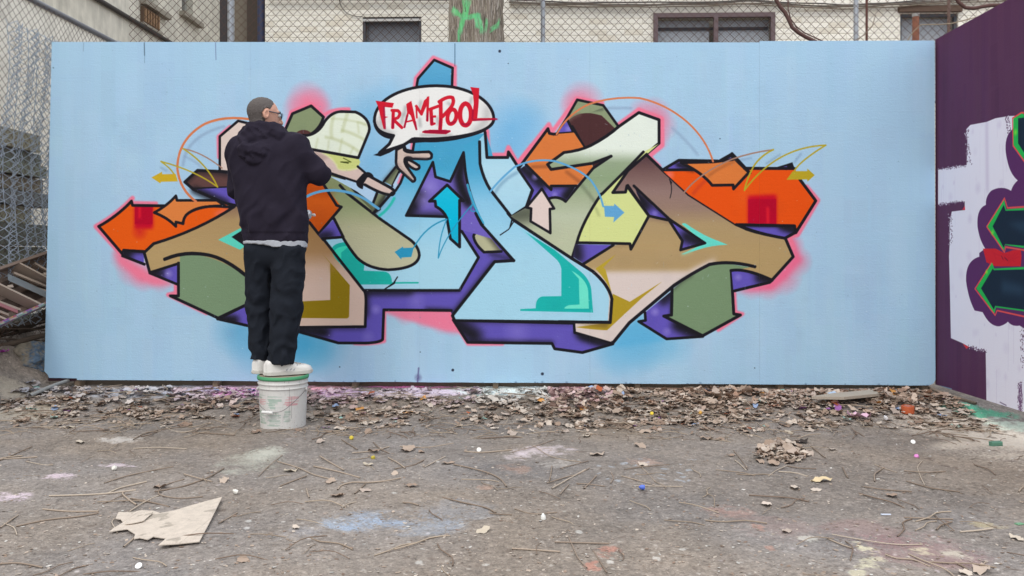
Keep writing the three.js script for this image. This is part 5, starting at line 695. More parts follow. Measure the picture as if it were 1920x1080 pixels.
    const f = (x, y, z) => { let d = 9; for (const [a, b, r, q] of palm) d = smin(d, cap(x, y, z, a, b, r, q), 0.014); d = smin(d, cap(x, y, z, wr, P(0, R + 0.014, 0), 0.025, 0.02), 0.02); for (const q of fingers) { let e = 9; for (let i = 0; i < 3; i++) e = Math.min(e, cap(x, y, z, q[i], q[i + 1], 0.0092 - i * 0.0008, 0.0084 - i * 0.0008)); d = smin(d, e, 0.0035); } let e = 9; for (let i = 0; i < 3; i++) e = Math.min(e, cap(x, y, z, thumb[i], thumb[i + 1], 0.0115 - i * 0.0012, 0.0103 - i * 0.0012)); return smin(d, e, 0.006); };
    hands.push([f, c]); cans.push([c, Y]);
  };
  const cR = pj(551, 296, -0.345), cL = pj(551, 401, -0.27);
  hand(cR, V(0.05, 1, -0.1), J.wrR.clone().sub(cR), 1, J.wrR); hand(cL, V(0.96, -0.05, -0.12), V(-0.25, 0.12, 0.5).add(J.wrL.clone().sub(cL)), 1, J.wrL);
  const gs = [meshSDF(fBody, V(-2.2, 0.28, 0.25), V(-1.05, 2.0, 1.1), 0.016), meshSDF(fHead, head.clone().addScalar(-0.2), head.clone().addScalar(0.16), 0.0045)];
  for (const [f, c] of hands) gs.push(meshSDF(f, c.clone().addScalar(-0.16), c.clone().addScalar(0.16), 0.004));
  const skin = new THREE.MeshPhysicalMaterial({ color: S(208, 160, 140), roughness: 0.6, specularIntensity: 0.4, bumpMap: withRepeat(spotTex, 3, 3), bumpScale: 0.0008 });
  put('body', mergeGeometries(gs), skin);
  // cropped hair: a thin shell over the back and sides, receding above the brow
  const fHair = (x, y, z) => { const dx = x - head.x, dy = y - head.y, dz = z - head.z, u = dx * hr.x + dy * hr.y + dz * hr.z, v = dx * hu.x + dy * hu.y + dz * hu.z, w = dx * fw.x + dy * fw.y + dz * fw.z, au = Math.abs(u); const d = fHead(x, y, z) - 0.003 - 0.002 * n3(x * 130, y * 130, z * 130); const line = w - 0.055 * sstep(-0.02, 0.085, v) + 0.014 - 0.012 * n3(x * 30, y * 30, z * 30) * 0.4; const nape = -0.075 - v; const earCut = 0.03 - Math.hypot((v + 0.004) * 0.8, w + 0.006) - (au < 0.06 ? 1 : 0); return Math.max(d, line, nape, earCut); };
  put('hair', meshSDF(fHair, head.clone().addScalar(-0.16), head.clone().addScalar(0.14), 0.0045), mat(S(92, 86, 84), 0.95, { bumpMap: withRepeat(spotTex, 8, 8), bumpScale: 0.002 }));
  // glasses
  const L = (u, v, w) => head.clone().addScaledVector(hr, u).addScaledVector(hu, v).addScaledVector(fw, w), gl = new THREE.Group(); gl.name = 'glasses'; person.add(gl); const gm = mat(S(44, 56, 76), 0.4);
  for (const s of [-1, 1]) { put('temple', bar(L(s * 0.073, 0.012, 0.086), L(s * 0.083, 0.014, -0.018), 0.0032, 6), gm, gl); put('rim', tube(Array.from({ length: 12 }, (_, i) => L(s * 0.036 + 0.027 * Math.cos(i * Math.PI / 6), 0.006 + 0.018 * Math.sin(i * Math.PI / 6), 0.112 - Math.abs(s * 0.036 + 0.027 * Math.cos(i * Math.PI / 6)) * 0.3)), 0.0026, 30, 6, true), gm, gl); put('lens', new THREE.CircleGeometry(1, 20).scale(0.026, 0.017, 1).applyMatrix4(new THREE.Matrix4().makeBasis(hr, hu, fw).setPosition(L(s * 0.036, 0.006, 0.102))), new THREE.MeshPhysicalMaterial({ transmission: 1, thickness: 0, roughness: 0.02, ior: 1.5, color: S(225, 230, 235) }), gl); put('eye', new THREE.SphereGeometry(0.0115, 14, 10).translate(...L(s * 0.032, 0.006, 0.083).toArray()), mat(S(210, 205, 200), 0.3), person); put('pupil', new THREE.SphereGeometry(0.0055, 10, 8).translate(...L(s * 0.032, 0.006, 0.0905).toArray()), mat(S(46, 34, 28), 0.3), person); put('eyebrow', bar(L(s * 0.014, 0.031, 0.098), L(s * 0.05, 0.031, 0.083), 0.004, 6, 0.002), mat(S(70, 60, 54), 0.95), person); }
  put('bridge', tube([L(-0.01, 0.01, 0.108), L(0, 0.013, 0.112), L(0.01, 0.01, 0.108)], 0.0024, 8, 6), gm, gl);
  // the two cans
  cans.forEach(([c, Y], i) => {
    const g = thing('spray_can', i ? 'silver spray paint can held low at the waist of the person' : 'teal spray paint can raised towards the mural by the person', 'spray can', c.clone().addScaledVector(Y, i ? -0.055 : -0.1)); g.quaternion.setFromUnitVectors(V(0, 1, 0), Y);
    const pr = [[0, 0], [0.029, 0], [0.0325, 0.004], [0.0325, 0.15], [0.031, 0.156], [0.024, 0.166], [0.013, 0.171], [0, 0.171]].map((q) => new THREE.Vector2(...q)); part('can_body', new THREE.LatheGeometry(pr, 28), mat(i ? S(196, 200, 206) : S(60, 160, 170), 0.35, { metalness: i ? 0.7 : 0.2 }), g);
    part('nozzle', new THREE.LatheGeometry([[0, 0.17], [0.006, 0.17], [0.006, 0.176], [0.0095, 0.177], [0.0095, 0.192], [0.007, 0.195], [0, 0.195]].map((q) => new THREE.Vector2(...q)), 16), mat(S(236, 236, 234), 0.4), g);
  });
}

// ---------- bucket ----------
{
  const b = thing('bucket', 'white plastic paint bucket with green lid ring and faded label', 'bucket', V(bc.x, bucketY, BZP)), H = bucketTop - bucketY - 0.002;
  const cv = canvas(1024, 512), g = cv.getContext('2d'); g.fillStyle = 'rgb(212,211,208)'; g.fillRect(0, 0, 1024, 512);
  for (let i = 0; i < 700; i++) { g.fillStyle = rnd() < 0.6 ? `rgba(176,172,168,${rr(0.05, 0.25)})` : `rgba(226,226,224,${rr(0.05, 0.3)})`; const x = rr(0, 1024); g.fillRect(x, rr(0, 512), rr(1, 12), rr(4, 60)); }
  const block = (x, y, w, h, c, n) => { for (let i = 0; i < n; i++) { g.fillStyle = `rgba(${c},${rr(0.2, 0.5)})`; const lx = x + rr(0, w * 0.3), ly = y + (i + 0.5) / n * h; g.fillRect(lx, ly, Math.min(w - (lx - x), rr(w * 0.3, w)), rr(2, h / n)); } };
  const ux = (px) => 512 + Math.asin(clamp((px - 531) / 46, -0.98, 0.98)) / (2 * Math.PI) * 1024, vy = (py) => clamp((py - 706) / 94) * 512;
  for (const [x0, x1, y0, y1, c, n] of [[489, 509, 736, 743, '128,160,140', 3], [490, 510, 744, 756, '206,110,120', 7], [511, 544, 737, 760, '128,164,146', 9], [545, 570, 739, 756, '204,112,124', 8], [489, 510, 764, 788, '130,160,142', 9], [511, 541, 766, 792, '132,164,148', 11], [544, 558, 764, 786, '124,156,138', 10]]) { block(ux(x0), vy(y0), ux(x1) - ux(x0), vy(y1) - vy(y0), c, n); block(ux(x0) + 2, vy(y0), ux(x1) - ux(x0) - 4, vy(y1) - vy(y0), c, Math.ceil(n / 2)); }
  for (const [x, y0, y1, w, c] of [[555, 724, 786, 3, 'rgba(110,108,108,0.55)'], [558, 740, 780, 8, 'rgba(140,138,136,0.35)'], [500, 788, 795, 2, 'rgba(200,110,90,0.6)'], [554, 710, 716, 2, 'rgba(60,60,60,0.7)'], [530, 768, 771, 5, 'rgba(80,80,80,0.6)']]) { g.fillStyle = c; g.fillRect(ux(x), vy(y0), w, vy(y1) - vy(y0)); }
  for (let i = 0; i < 60; i++) { g.fillStyle = `rgba(${[[150, 150, 146], [120, 120, 120], [170, 190, 176], [196, 180, 190]][i % 4]},${rr(0.25, 0.6)})`; const x = rr(0, 1024), y = rr(0, 420); g.fillRect(x, y, rr(1, 5), rr(8, 70)); }
  for (let i = 0; i < 200; i++) { g.fillStyle = `rgba(120,112,104,${rr(0.15, 0.5)})`; g.fillRect(rr(0, 1024), 512 - Math.pow(rnd(), 2) * 200, rr(2, 10), rr(1, 6)); }
  const pr = [[0.0, 0], [0.134, 0], [0.138, 0.005], [0.1475, H - 0.075], [0.153, H - 0.075], [0.153, H - 0.068], [0.1485, H - 0.067], [0.149, H - 0.048], [0.154, H - 0.047], [0.154, H - 0.04], [0.1495, H - 0.039], [0.15, H - 0.022], [0.153, H - 0.021], [0.153, H - 0.014], [0.146, H - 0.013], [0.144, H - 0.02], [0, H - 0.021]].map((q) => new THREE.Vector2(...q));
  const bg = new THREE.LatheGeometry(pr, 64).rotateY(Math.PI), uv = bg.attributes.uv, po = bg.attributes.position; for (let i = 0; i < uv.count; i++) uv.setY(i, po.getY(i) / H);
  part('shell', bg, new THREE.MeshPhysicalMaterial({ map: canvasTex(cv), roughness: 0.5, bumpMap: withRepeat(spotTex, 6, 2), bumpScale: 0.0008 }), b);
  const lid = part('lid', new THREE.CylinderGeometry(0.144, 0.144, 0.006, 56).translate(0, H - 0.004, 0), mat(S(150, 138, 122), 0.8, { bumpMap: spotTex, bumpScale: 0.002 }), b);
  part('lid_ring', new THREE.LatheGeometry([[0.143, H - 0.018], [0.1555, H - 0.02], [0.158, H - 0.012], [0.156, H + 0.001], [0.15, H + 0.003], [0.144, H - 0.001], [0.143, H - 0.018]].map((q) => new THREE.Vector2(...q)), 64), mat(S(74, 154, 108), 0.55, { bumpMap: spotTex, bumpScale: 0.001 }), lid);
  const hp = [[-0.152, H - 0.085, 0.02], [-0.14, H - 0.12, 0.085], [-0.1, H - 0.17, 0.135], [-0.05, H - 0.2, 0.156], [0, H - 0.207, 0.162], [0.05, H - 0.195, 0.156], [0.1, H - 0.155, 0.135], [0.14, H - 0.11, 0.085], [0.152, H - 0.085, 0.02]].map((q) => V(q[0], q[1], q[2])); const hd = part('handle', tube(hp, 0.0019, 40, 6), mat(S(126, 122, 124), 0.5, { metalness: 0.6 }), b);
  part('grip', bar(V(-0.085, H - 0.205, 0.158).lerp(V(0, H - 0.207, 0.162), 0.05), V(-0.012, H - 0.209, 0.164), 0.0095, 12), mat(S(216, 216, 214), 0.5), hd);
  for (const s of [-1, 1]) part('lug', bar(V(s * 0.146, H - 0.085, 0.02), V(s * 0.158, H - 0.085, 0.02), 0.012, 10), mat(S(200, 198, 196), 0.5), b);
}

// ---------- the divided wooden tray and debris on the left mound ----------
{
  const TL = atX(0, 505, FX + 0.11), TR = atX(88, 475, FX + 0.11), u = TR.clone().sub(TL), A = atX(24, 498, FX + 0.11), B = atX(129, 552, -3.62), v = B.clone().sub(A), n = u.clone().cross(v).normalize(); if (n.z < 0) n.negate();
  const t = thing('wooden_tray', 'old divided wooden tray with paint-stained front rail leaning on the fence', 'tray'), P = (a, b, h = 0) => TL.clone().addScaledVector(u, a).addScaledVector(v, b).addScaledVector(n, h);
  const wood = mat(S(126, 108, 96), 0.9, { bumpMap: withRepeat(spotTex, 2, 8), bumpScale: 0.003 }), pale = mat(S(168, 152, 138), 0.9, { bumpMap: withRepeat(spotTex, 2, 8), bumpScale: 0.003 }), dark = mat(S(80, 66, 58), 0.95);
  const cv = canvas(512, 64), g = cv.getContext('2d'); g.fillStyle = 'rgb(150,140,128)'; g.fillRect(0, 0, 512, 64); for (let i = 0; i < 170; i++) { g.fillStyle = `rgba(${[[120, 60, 140], [190, 160, 50], [60, 70, 110], [200, 200, 205], [150, 60, 90], [90, 120, 110]][i % 6]},${rr(0.4, 0.9)})`; g.beginPath(); g.ellipse(rr(0, 512), rr(0, 64), rr(6, 34), rr(3, 12), rr(-0.8, 0.8), 0, 7); g.fill(); }
  const a0 = -1.9, a1 = 1.5, sx = (p, q, w, h, m, name) => part(name, beam(p, q, w, h, n), m, t);
  sx(P(a0, 0), P(a1, 0), 0.02, 0.09, wood, 'back_rail');
  const fr = sx(P(a0, 1), P(a1, 1), 0.022, 0.1, new THREE.MeshStandardMaterial({ map: withRepeat(canvasTex(cv), 1.2, 4), roughness: 0.8 }), 'front_rail'); fr.userData.label = 'front rail smeared with purple, yellow and white paint';
  for (const a of [a0, -1.15, -0.45, 0.27, 0.98, a1]) sx(P(a, 0.02), P(a, 0.98), 0.016, 0.085, a === 0.98 ? wood : pale, 'divider');
  for (let k = 0; k < 5; k++) sx(P(a0, 0.1 + k * 0.2, -0.05), P(a1, 0.1 + k * 0.2, -0.05), v.length() * 0.19, 0.008, k % 2 ? dark : wood, 'base_board');
  for (const [a, b, c, d, h] of [[0.1, 0.15, 0.2, 0.8, -0.01], [-0.1, 0.3, 0.12, 0.9, -0.015], [0.6, 0.1, 0.55, 0.8, -0.01], [-0.75, 0.2, -0.65, 0.9, -0.02], [-1.4, 0.2, -1.3, 0.9, -0.02], [-0.95, 0.2, -0.9, 0.9, -0.015], [1.2, 0.1, 1.1, 0.7, -0.01]]) sx(P(a, b, h), P(c, d, h), 0.02, 0.014, pale, 'spacer');
  for (const [a, b] of [[0.32, 0.42], [-0.4, 0.4]]) sx(P(a - 0.02, b, 0.04), P(a + 0.05, b + 0.02, 0.04), 0.02, 0.012, pale, 'peg');
  const q = single('green_strip', beam(P(0.75, 0.35, 0.012), P(0.72, 0.95, 0.012), 0.05, 0.01, n), mat(S(30, 130, 66), 0.5), 'bright green strip lying inside the wooden tray', 'strip');
  single('glass_strip', beam(P(-0.12, 0.2, 0.014), P(-0.08, 0.92, 0.014), 0.06, 0.004, n), mat(S(160, 168, 174), 0.25), 'pale grey strip lying in the middle cell of the tray', 'strip');
  single('red_strip', beam(P(-0.85, 0.3, 0.012), P(-0.8, 0.92, 0.012), 0.03, 0.008, n), mat(S(150, 96, 100), 0.7), 'faded red and cream strip lying in the near cell of the tray', 'strip');
  // branches and logs under the tray
  const lm = mat(S(96, 84, 74), 0.92, { bumpMap: withRepeat(spotTex, 1, 6), bumpScale: 0.004 }), dm = mat(S(66, 56, 48), 0.95);
  const log = (x0, y0, x1, y1, z0, z1, r, m, l) => { const a = atZ(x0, y0, z0), b = atZ(x1, y1, z1); single('branch', tube([a, a.clone().lerp(b, 0.33).add(V(0, rr(-0.01, 0.01), 0.01)), a.clone().lerp(b, 0.66).add(V(0, rr(-0.01, 0.01), 0)), b], r, 14, 7), m, l, 'branch', 'branches heaped under the tray'); };
  const bl = 'dead branch in the heap under the wooden tray';
  log(-40, 655, 120, 622, 0.05, -0.3, 0.02, lm, bl); log(-30, 640, 110, 606, -0.1, -0.4, 0.012, dm, bl); log(-40, 620, 100, 600, 0.0, -0.35, 0.008, lm, bl); log(-20, 626, 120, 590, -0.1, -0.5, 0.03, dm, bl); log(30, 620, 110, 575, -0.2, -0.5, 0.04, dm, bl); log(-40, 634, 90, 640, 0.0, -0.3, 0.006, lm, bl); log(-30, 612, 100, 622, 0.02, -0.32, 0.005, lm, bl);
  // boulder
  const rc = atZ(58, 678, -0.16), rg = new THREE.IcosahedronGeometry(1, 16), rp = rg.attributes.position, col = []; for (let i = 0; i < rp.count; i++) { const p = V(rp.getX(i), rp.getY(i), rp.getZ(i)), k = 1 + 0.16 * n3(p.x * 1.3 + 4, p.y * 1.3, p.z * 1.3) + 0.05 * n3(p.x * 4, p.y * 4, p.z * 4) + 0.02 * n3(p.x * 11, p.y * 11, p.z * 11), b = sstep(0.1, 0.45, p.x + 0.35 * n3(p.x * 5, p.y * 5, p.z * 5)), sp = n3(p.x * 14, p.y * 14, p.z * 14) > -0.2 ? 1 : 0.35, c = S(150, 142, 128).lerp(S(84, 116, 146), b * sp * 0.85).multiplyScalar(0.9 + 0.2 * n3(p.x * 9, p.y * 9, p.z * 9)); rp.setXYZ(i, p.x * k * 0.19, Math.max(p.y * k * 0.15, -0.13), p.z * k * 0.13); col.push(c.r, c.g, c.b); }
  rg.setAttribute('color', new THREE.Float32BufferAttribute(col, 3)); rg.deleteAttribute('normal'); rg.computeVertexNormals(); const bo = single('boulder', rg, new THREE.MeshStandardMaterial({ vertexColors: true, roughness: 0.9 }), 'grey boulder with blue overspray beside the end of the blue board', 'rock'); bo.position.copy(rc);
  const s0 = onGround(56, 752), s1 = onGround(141, 722); s0.y += 0.035; s1.y += 0.05; single('stick', tube([s0, s0.clone().lerp(s1, 0.5).add(V(0, 0.008, 0)), s1], 0.0135, 12, 8), mat(S(150, 150, 148), 0.85, { bumpMap: spotTex, bumpScale: 0.003 }), 'straight pale grey stick leaning under the corner of the blue board', 'stick');
}

// words for scattered pieces: what they lie beside
const marks = [['the torn cardboard', 320, 985], ['the blue paint stain', 740, 975], ['the white bucket', 531, 800], ['the yellow plastic cap', 660, 825], ['the small leaf heap', 1465, 850], ['the large pale yellow leaf', 1540, 903], ['the blue nozzle', 1208, 920], ['the standing white nozzle', 1019, 974], ['the yellow squiggle on the dirt', 1625, 1045], ['the pink cap', 1719, 857], ['the grey green patch on the dirt', 480, 862], ['the lilac specks on the dirt', 20, 935], ['the whitish patch on the dirt', 1010, 848], ['the coral paint splashes', 1115, 1058], ['the edge of the leaf litter', 250, 795], ['the edge of the leaf litter', 900, 805], ['the edge of the leaf litter', 1260, 800], ['the white foreground disc', 260, 1066], ['the pale soil', 1820, 850], ['the thin green flake', 1905, 990], ['the maroon tinted dirt', 1730, 1000]];
const beside = (px, py) => { let best = 1e9, w = ''; for (const [n, x, y] of marks) { const d = Math.hypot(x - px, (y - py) * 2.4); if (d < best) { best = d; w = n; } } return w; };

// ---------- leaves ----------
function leafGeo(len, wid, curl, bend, lobes, ph) { // curled dry leaf: midrib and two ragged margins
  const pos = [], idx = [], N = 6;
  for (let i = 0; i <= N; i++) { const t = i / N, x = (t - 0.5) * len, w = wid * 0.5 * Math.pow(Math.sin(Math.PI * clamp(t * 0.92 + 0.04)), 0.8) * (1 + lobes * Math.sin(i * 2.4 + ph)), y = bend * (4 * (t - 0.5) * (t - 0.5) - 0.4) + 0.08 * len * Math.sin(i * 1.7 + ph) * 0.3; pos.push(x, y + 0.004, 0, x + lobes * 0.1 * len * Math.sin(i + ph), y + curl * (0.7 + 0.5 * Math.sin(i * 1.9 + ph)), w, x - lobes * 0.1 * len * Math.cos(i + ph), y + curl * (0.7 + 0.5 * Math.cos(i * 2.3 + ph)), -w); }
  for (let i = 0; i < N; i++) { const a = i * 3; idx.push(a, a + 1, a + 4, a, a + 4, a + 3, a, a + 3, a + 2, a + 2, a + 3, a + 5); }
  const g = new THREE.BufferGeometry(); g.setAttribute('position', new THREE.Float32BufferAttribute(pos, 3)); g.setIndex(idx); g.computeVertexNormals(); return g;
}
const leaves = [leafGeo(0.092, 0.056, 0.007, 0.004, 0.16, 0), leafGeo(0.084, 0.064, 0.009, 0.003, 0.22, 1), leafGeo(0.1, 0.052, 0.011, -0.005, 0.14, 2), leafGeo(0.075, 0.054, 0.004, 0.004, 0.18, 3), leafGeo(0.098, 0.068, 0.013, 0.006, 0.22, 4), leafGeo(0.08, 0.042, 0.008, 0.007, 0.1, 5)];
const leafTone = [[184, 167, 152], [170, 152, 137], [194, 181, 168], [154, 133, 117], [176, 161, 150], [138, 116, 101], [198, 185, 172], [164, 144, 128]];
const zone = (x, z) => { // overspray colours of the strip along the mural, as in the photograph
  const px = 1000 + x * 260, e = 1 - sstep(0.12, 0.5, z); if (e <= 0) return null;
  if (px < 330) return [[176, 184, 202], e * 0.45]; if (px < 560) return [[206, 186, 206], e * 0.6]; if (px < 700) return [[222, 190, 202], e * 0.7]; if (px < 900) return [[206, 190, 206], e * 0.65]; if (px < 1030) return [[214, 218, 216], e * 0.75]; if (px < 1140) return [[220, 180, 190], e * 0.5]; return [[196, 150, 124], e * 0.15];
};
{
  // deep litter along the wall
  const per = leaves.map(() => []), q = new THREE.Quaternion(), e = new THREE.Euler(), dens = (x, z) => { const px = 1000 + x * 260; let d = sstep(0.95, 0.25, z + 0.12 * n2(x * 2, 3)); if (px > 560 && px < 1010) d *= z > 0.24 ? 0.55 : 0.3; if (px > 1010 && px < 1760) d *= 1.25; if (px < 560) d *= 0.6; return d * (0.5 + 0.6 * n2(x * 3, z * 5) + 0.35 * n2(x * 9, z * 9)); };
  for (let k = 0, tries = 0; k < 3500 && tries < 60000; tries++) {
    const x = rr(-3.62, 2.85), z = rr(0.005, 1.15); if (rnd() > dens(x, z)) continue; if (Math.hypot(x - bc.x, z - BZP) < 0.15) continue; k++;
    const pile = sstep(0.9, 0.1, z) * sstep(-0.1, 0.6, n2(x * 1.7 + 5, 2) * 0.5 + 0.4) * (x > -0.1 && x < 2.6 ? 1 : 0.55), lift = (rnd() * 0.05 * pile + 0.004) * sstep(0.0, 0.2, z), s = lerp(0.28, 0.95, Math.pow(rnd(), 0.9));
    e.set(rr(-0.5, 0.5) * (0.35 + 0.8 * pile), rr(0, 6.28), rr(-0.5, 0.5) * (0.35 + 0.8 * pile)); q.setFromEuler(e); let c = leafTone[Math.floor(rnd() * 8)]; const zn = zone(x, z); c = S(...c); if (zn) c.lerp(S(...zn[0]), clamp(zn[1] + rr(-0.35, 0.25))); if (rnd() < 0.03) c = S(...[[206, 150, 84], [150, 186, 176], [150, 170, 204], [150, 96, 160], [176, 96, 60]][Math.floor(rnd() * 5)]); c.multiplyScalar(rr(0.85, 1.12));
    per[k % 6].push([new THREE.Matrix4().compose(V(x, groundH(x, z) + lift, z), q, V(s, s, s)), c]);
  }
  // crumbled leaf bits and chips trodden into the dirt
  const bits = []; for (let k = 0; k < 7000; k++) { const px = rr(-60, 1980), py = 760 + Math.pow(rnd(), 1.35) * 330, p = onGround(px, py); e.set(rr(-0.15, 0.15), rr(0, 6.28), rr(-0.15, 0.15)); q.setFromEuler(e); const s = lerp(0.04, 0.22, Math.pow(rnd(), 2.2)); bits.push([new THREE.Matrix4().compose(p.add(V(0, 0.0012, 0)), q, V(s, s * 0.35, s)), S(...(rnd() < 0.1 ? [206, 202, 196] : leafTone[Math.floor(rnd() * 8)])).multiplyScalar(rr(0.6, 1.05))]); }
  for (let k = 0, t = 0; k < 3200 && t < 40000; t++) { const x = rr(-3.6, 2.85), z = rr(0.01, 1.05); if (rnd() > dens(x, z) + 0.08 || Math.hypot(x - bc.x, z - BZP) < 0.15) continue; k++; e.set(rr(-0.3, 0.3), rr(0, 6.28), rr(-0.3, 0.3)); q.setFromEuler(e); const s = rr(0.1, 0.34), c = S(...leafTone[Math.floor(rnd() * 8)]), zn = zone(x, z); if (zn) c.lerp(S(...zn[0]), clamp(zn[1])); c.multiplyScalar(rr(0.7, 1.05)); bits.push([new THREE.Matrix4().compose(V(x, groundH(x, z) + 0.003 + rnd() * 0.012 * sstep(0, 0.2, z), z), q, V(s * rr(0.6, 1.5), s, s)), c]); }
  for (let k = 0; k < 110; k++) { const a = rr(0, 6.28), r = Math.pow(rnd(), 0.7), p = onGround(1466 + Math.cos(a) * r * 52, 850 + Math.sin(a) * r * 20), s = rr(0.4, 0.95); e.set(rr(-0.5, 0.5), rr(0, 6.28), rr(-0.5, 0.5)); q.setFromEuler(e); bits.push([new THREE.Matrix4().compose(p.add(V(0, 0.006 + rnd() * 0.035 * (1 - r), 0)), q, V(s, s, s)), S(...leafTone[Math.floor(rnd() * 8)]).multiplyScalar(rr(0.8, 1.1))]); }
  bits.forEach((b, i) => per[i % 6].push(b));
  stuff(new THREE.Mesh(scatter(per.flatMap((a, i) => a.map(([m, c]) => [leaves[i], m, c]))), new THREE.MeshStandardMaterial({ vertexColors: true, roughness: 0.9, side: THREE.DoubleSide })), 'leaf_litter', 'thick litter of dry brown leaves along the foot of the blue board', 'leaf litter');
  // single leaves that can be told apart
  const mats = leafTone.concat([[196, 184, 168], [190, 178, 160]]).map((c) => { const q = new THREE.MeshStandardMaterial({ color: S(...c), roughness: 0.9, side: THREE.DoubleSide }); q.userData.tone = c[0] > 178 ? 'pale' : c[0] > 160 ? 'tan' : 'brown'; return q; });
  const one = (px, py, s, m, yaw, label) => { const p = onGround(px, py); const k = Math.floor(rnd() * 6), l = label ?? `${s > 1.05 ? 'large' : s > 0.85 ? 'medium' : 'small'} ${m.userData.tone} dry ${['oval', 'broad', 'narrow', 'short', 'broad', 'slim'][k]} leaf by ${beside(px, py)}`, g = single('fallen_leaf', leaves[k], m, l, 'leaf', label ? undefined : 'fallen leaves scattered on the dirt'); g.position.copy(p).add(V(0, 0.004, 0)); g.rotation.set(rr(-0.15, 0.15), yaw ?? rr(0, 6.28), rr(-0.15, 0.15)); g.scale.setScalar(s * 0.82); };
  for (const [x, y, s] of [[340, 945, 0.0], [620, 905, 0.9], [690, 873, 0.9], [545, 885, 0.9], [632, 932, 1.1], [685, 922, 0.8], [740, 890, 0.7], [770, 912, 0.9], [840, 870, 1], [700, 848, 1.2], [765, 845, 1.3], [790, 849, 0.9], [1120, 855, 1.1], [1200, 838, 1.2], [1325, 824, 1], [1350, 825, 1.1], [1205, 873, 0.8], [1370, 856, 0.8], [1400, 812, 1.1], [1290, 790, 1.3], [1180, 795, 1.2], [1230, 790, 1], [640, 806, 1.2], [690, 812, 1.1], [740, 787, 1.1], [770, 775, 1], [790, 789, 1], [130, 803, 1], [150, 830, 0.9], [80, 785, 1.1], [20, 765, 1.2], [210, 780, 1], [420, 903, 1], [400, 885, 0.6], [300, 915, 0.8], [1490, 917, 0.9], [1530, 920, 0.8], [1560, 845, 0.8], [1445, 832, 1.1], [1480, 845, 1.1], [1460, 862, 1.1], [1490, 866, 1], [1435, 850, 1], [1470, 838, 1.1], [1505, 856, 0.9], [1450, 872, 1], [1425, 868, 0.9], [480, 812, 1], [560, 808, 1.1], [340, 800, 1], [600, 830, 1], [905, 998, 0.9], [555, 992, 0.7], [1840, 1073, 1.2], [1810, 1078, 0.8], [1905, 1012, 0.8], [455, 1052, 0.9], [1672, 932, 0.9], [1475, 1000, 0.7], [1520, 780, 1.1], [1570, 790, 1.1], [1480, 812, 1], [1010, 800, 1.1], [1060, 810, 1.1], [960, 815, 1.2], [920, 800, 1], [860, 800, 1.1], [1100, 820, 1], [250, 798, 1.1], [180, 790, 1]]) if (s) one(x, y, s, mats[Math.floor(rnd() * 10)]);
  one(1540, 903, 1.25, mat(S(214, 194, 156), 0.9, { side: THREE.DoubleSide }), 0.1, 'large pale yellow leaf lying alone on the dirt'); one(1437, 947, 0.9, mat(S(206, 192, 180), 0.9, { side: THREE.DoubleSide }), 1.4, 'curled pale pinkish leaf standing on its edge on the dirt'); one(1503, 830, 1.0, mat(S(58, 50, 46), 0.9, { side: THREE.DoubleSide }), 0.2, 'blackened leaf beside the small heap of leaves'); one(768, 776, 1.1, mat(S(222, 178, 128), 0.9, { side: THREE.DoubleSide }), 0.3, 'bright orange tan leaf in front of the leaf litter'); one(740, 787, 0.95, mat(S(212, 186, 212), 0.9, { side: THREE.DoubleSide }), 0, 'leaf sprayed pale lilac in front of the leaf litter');
}

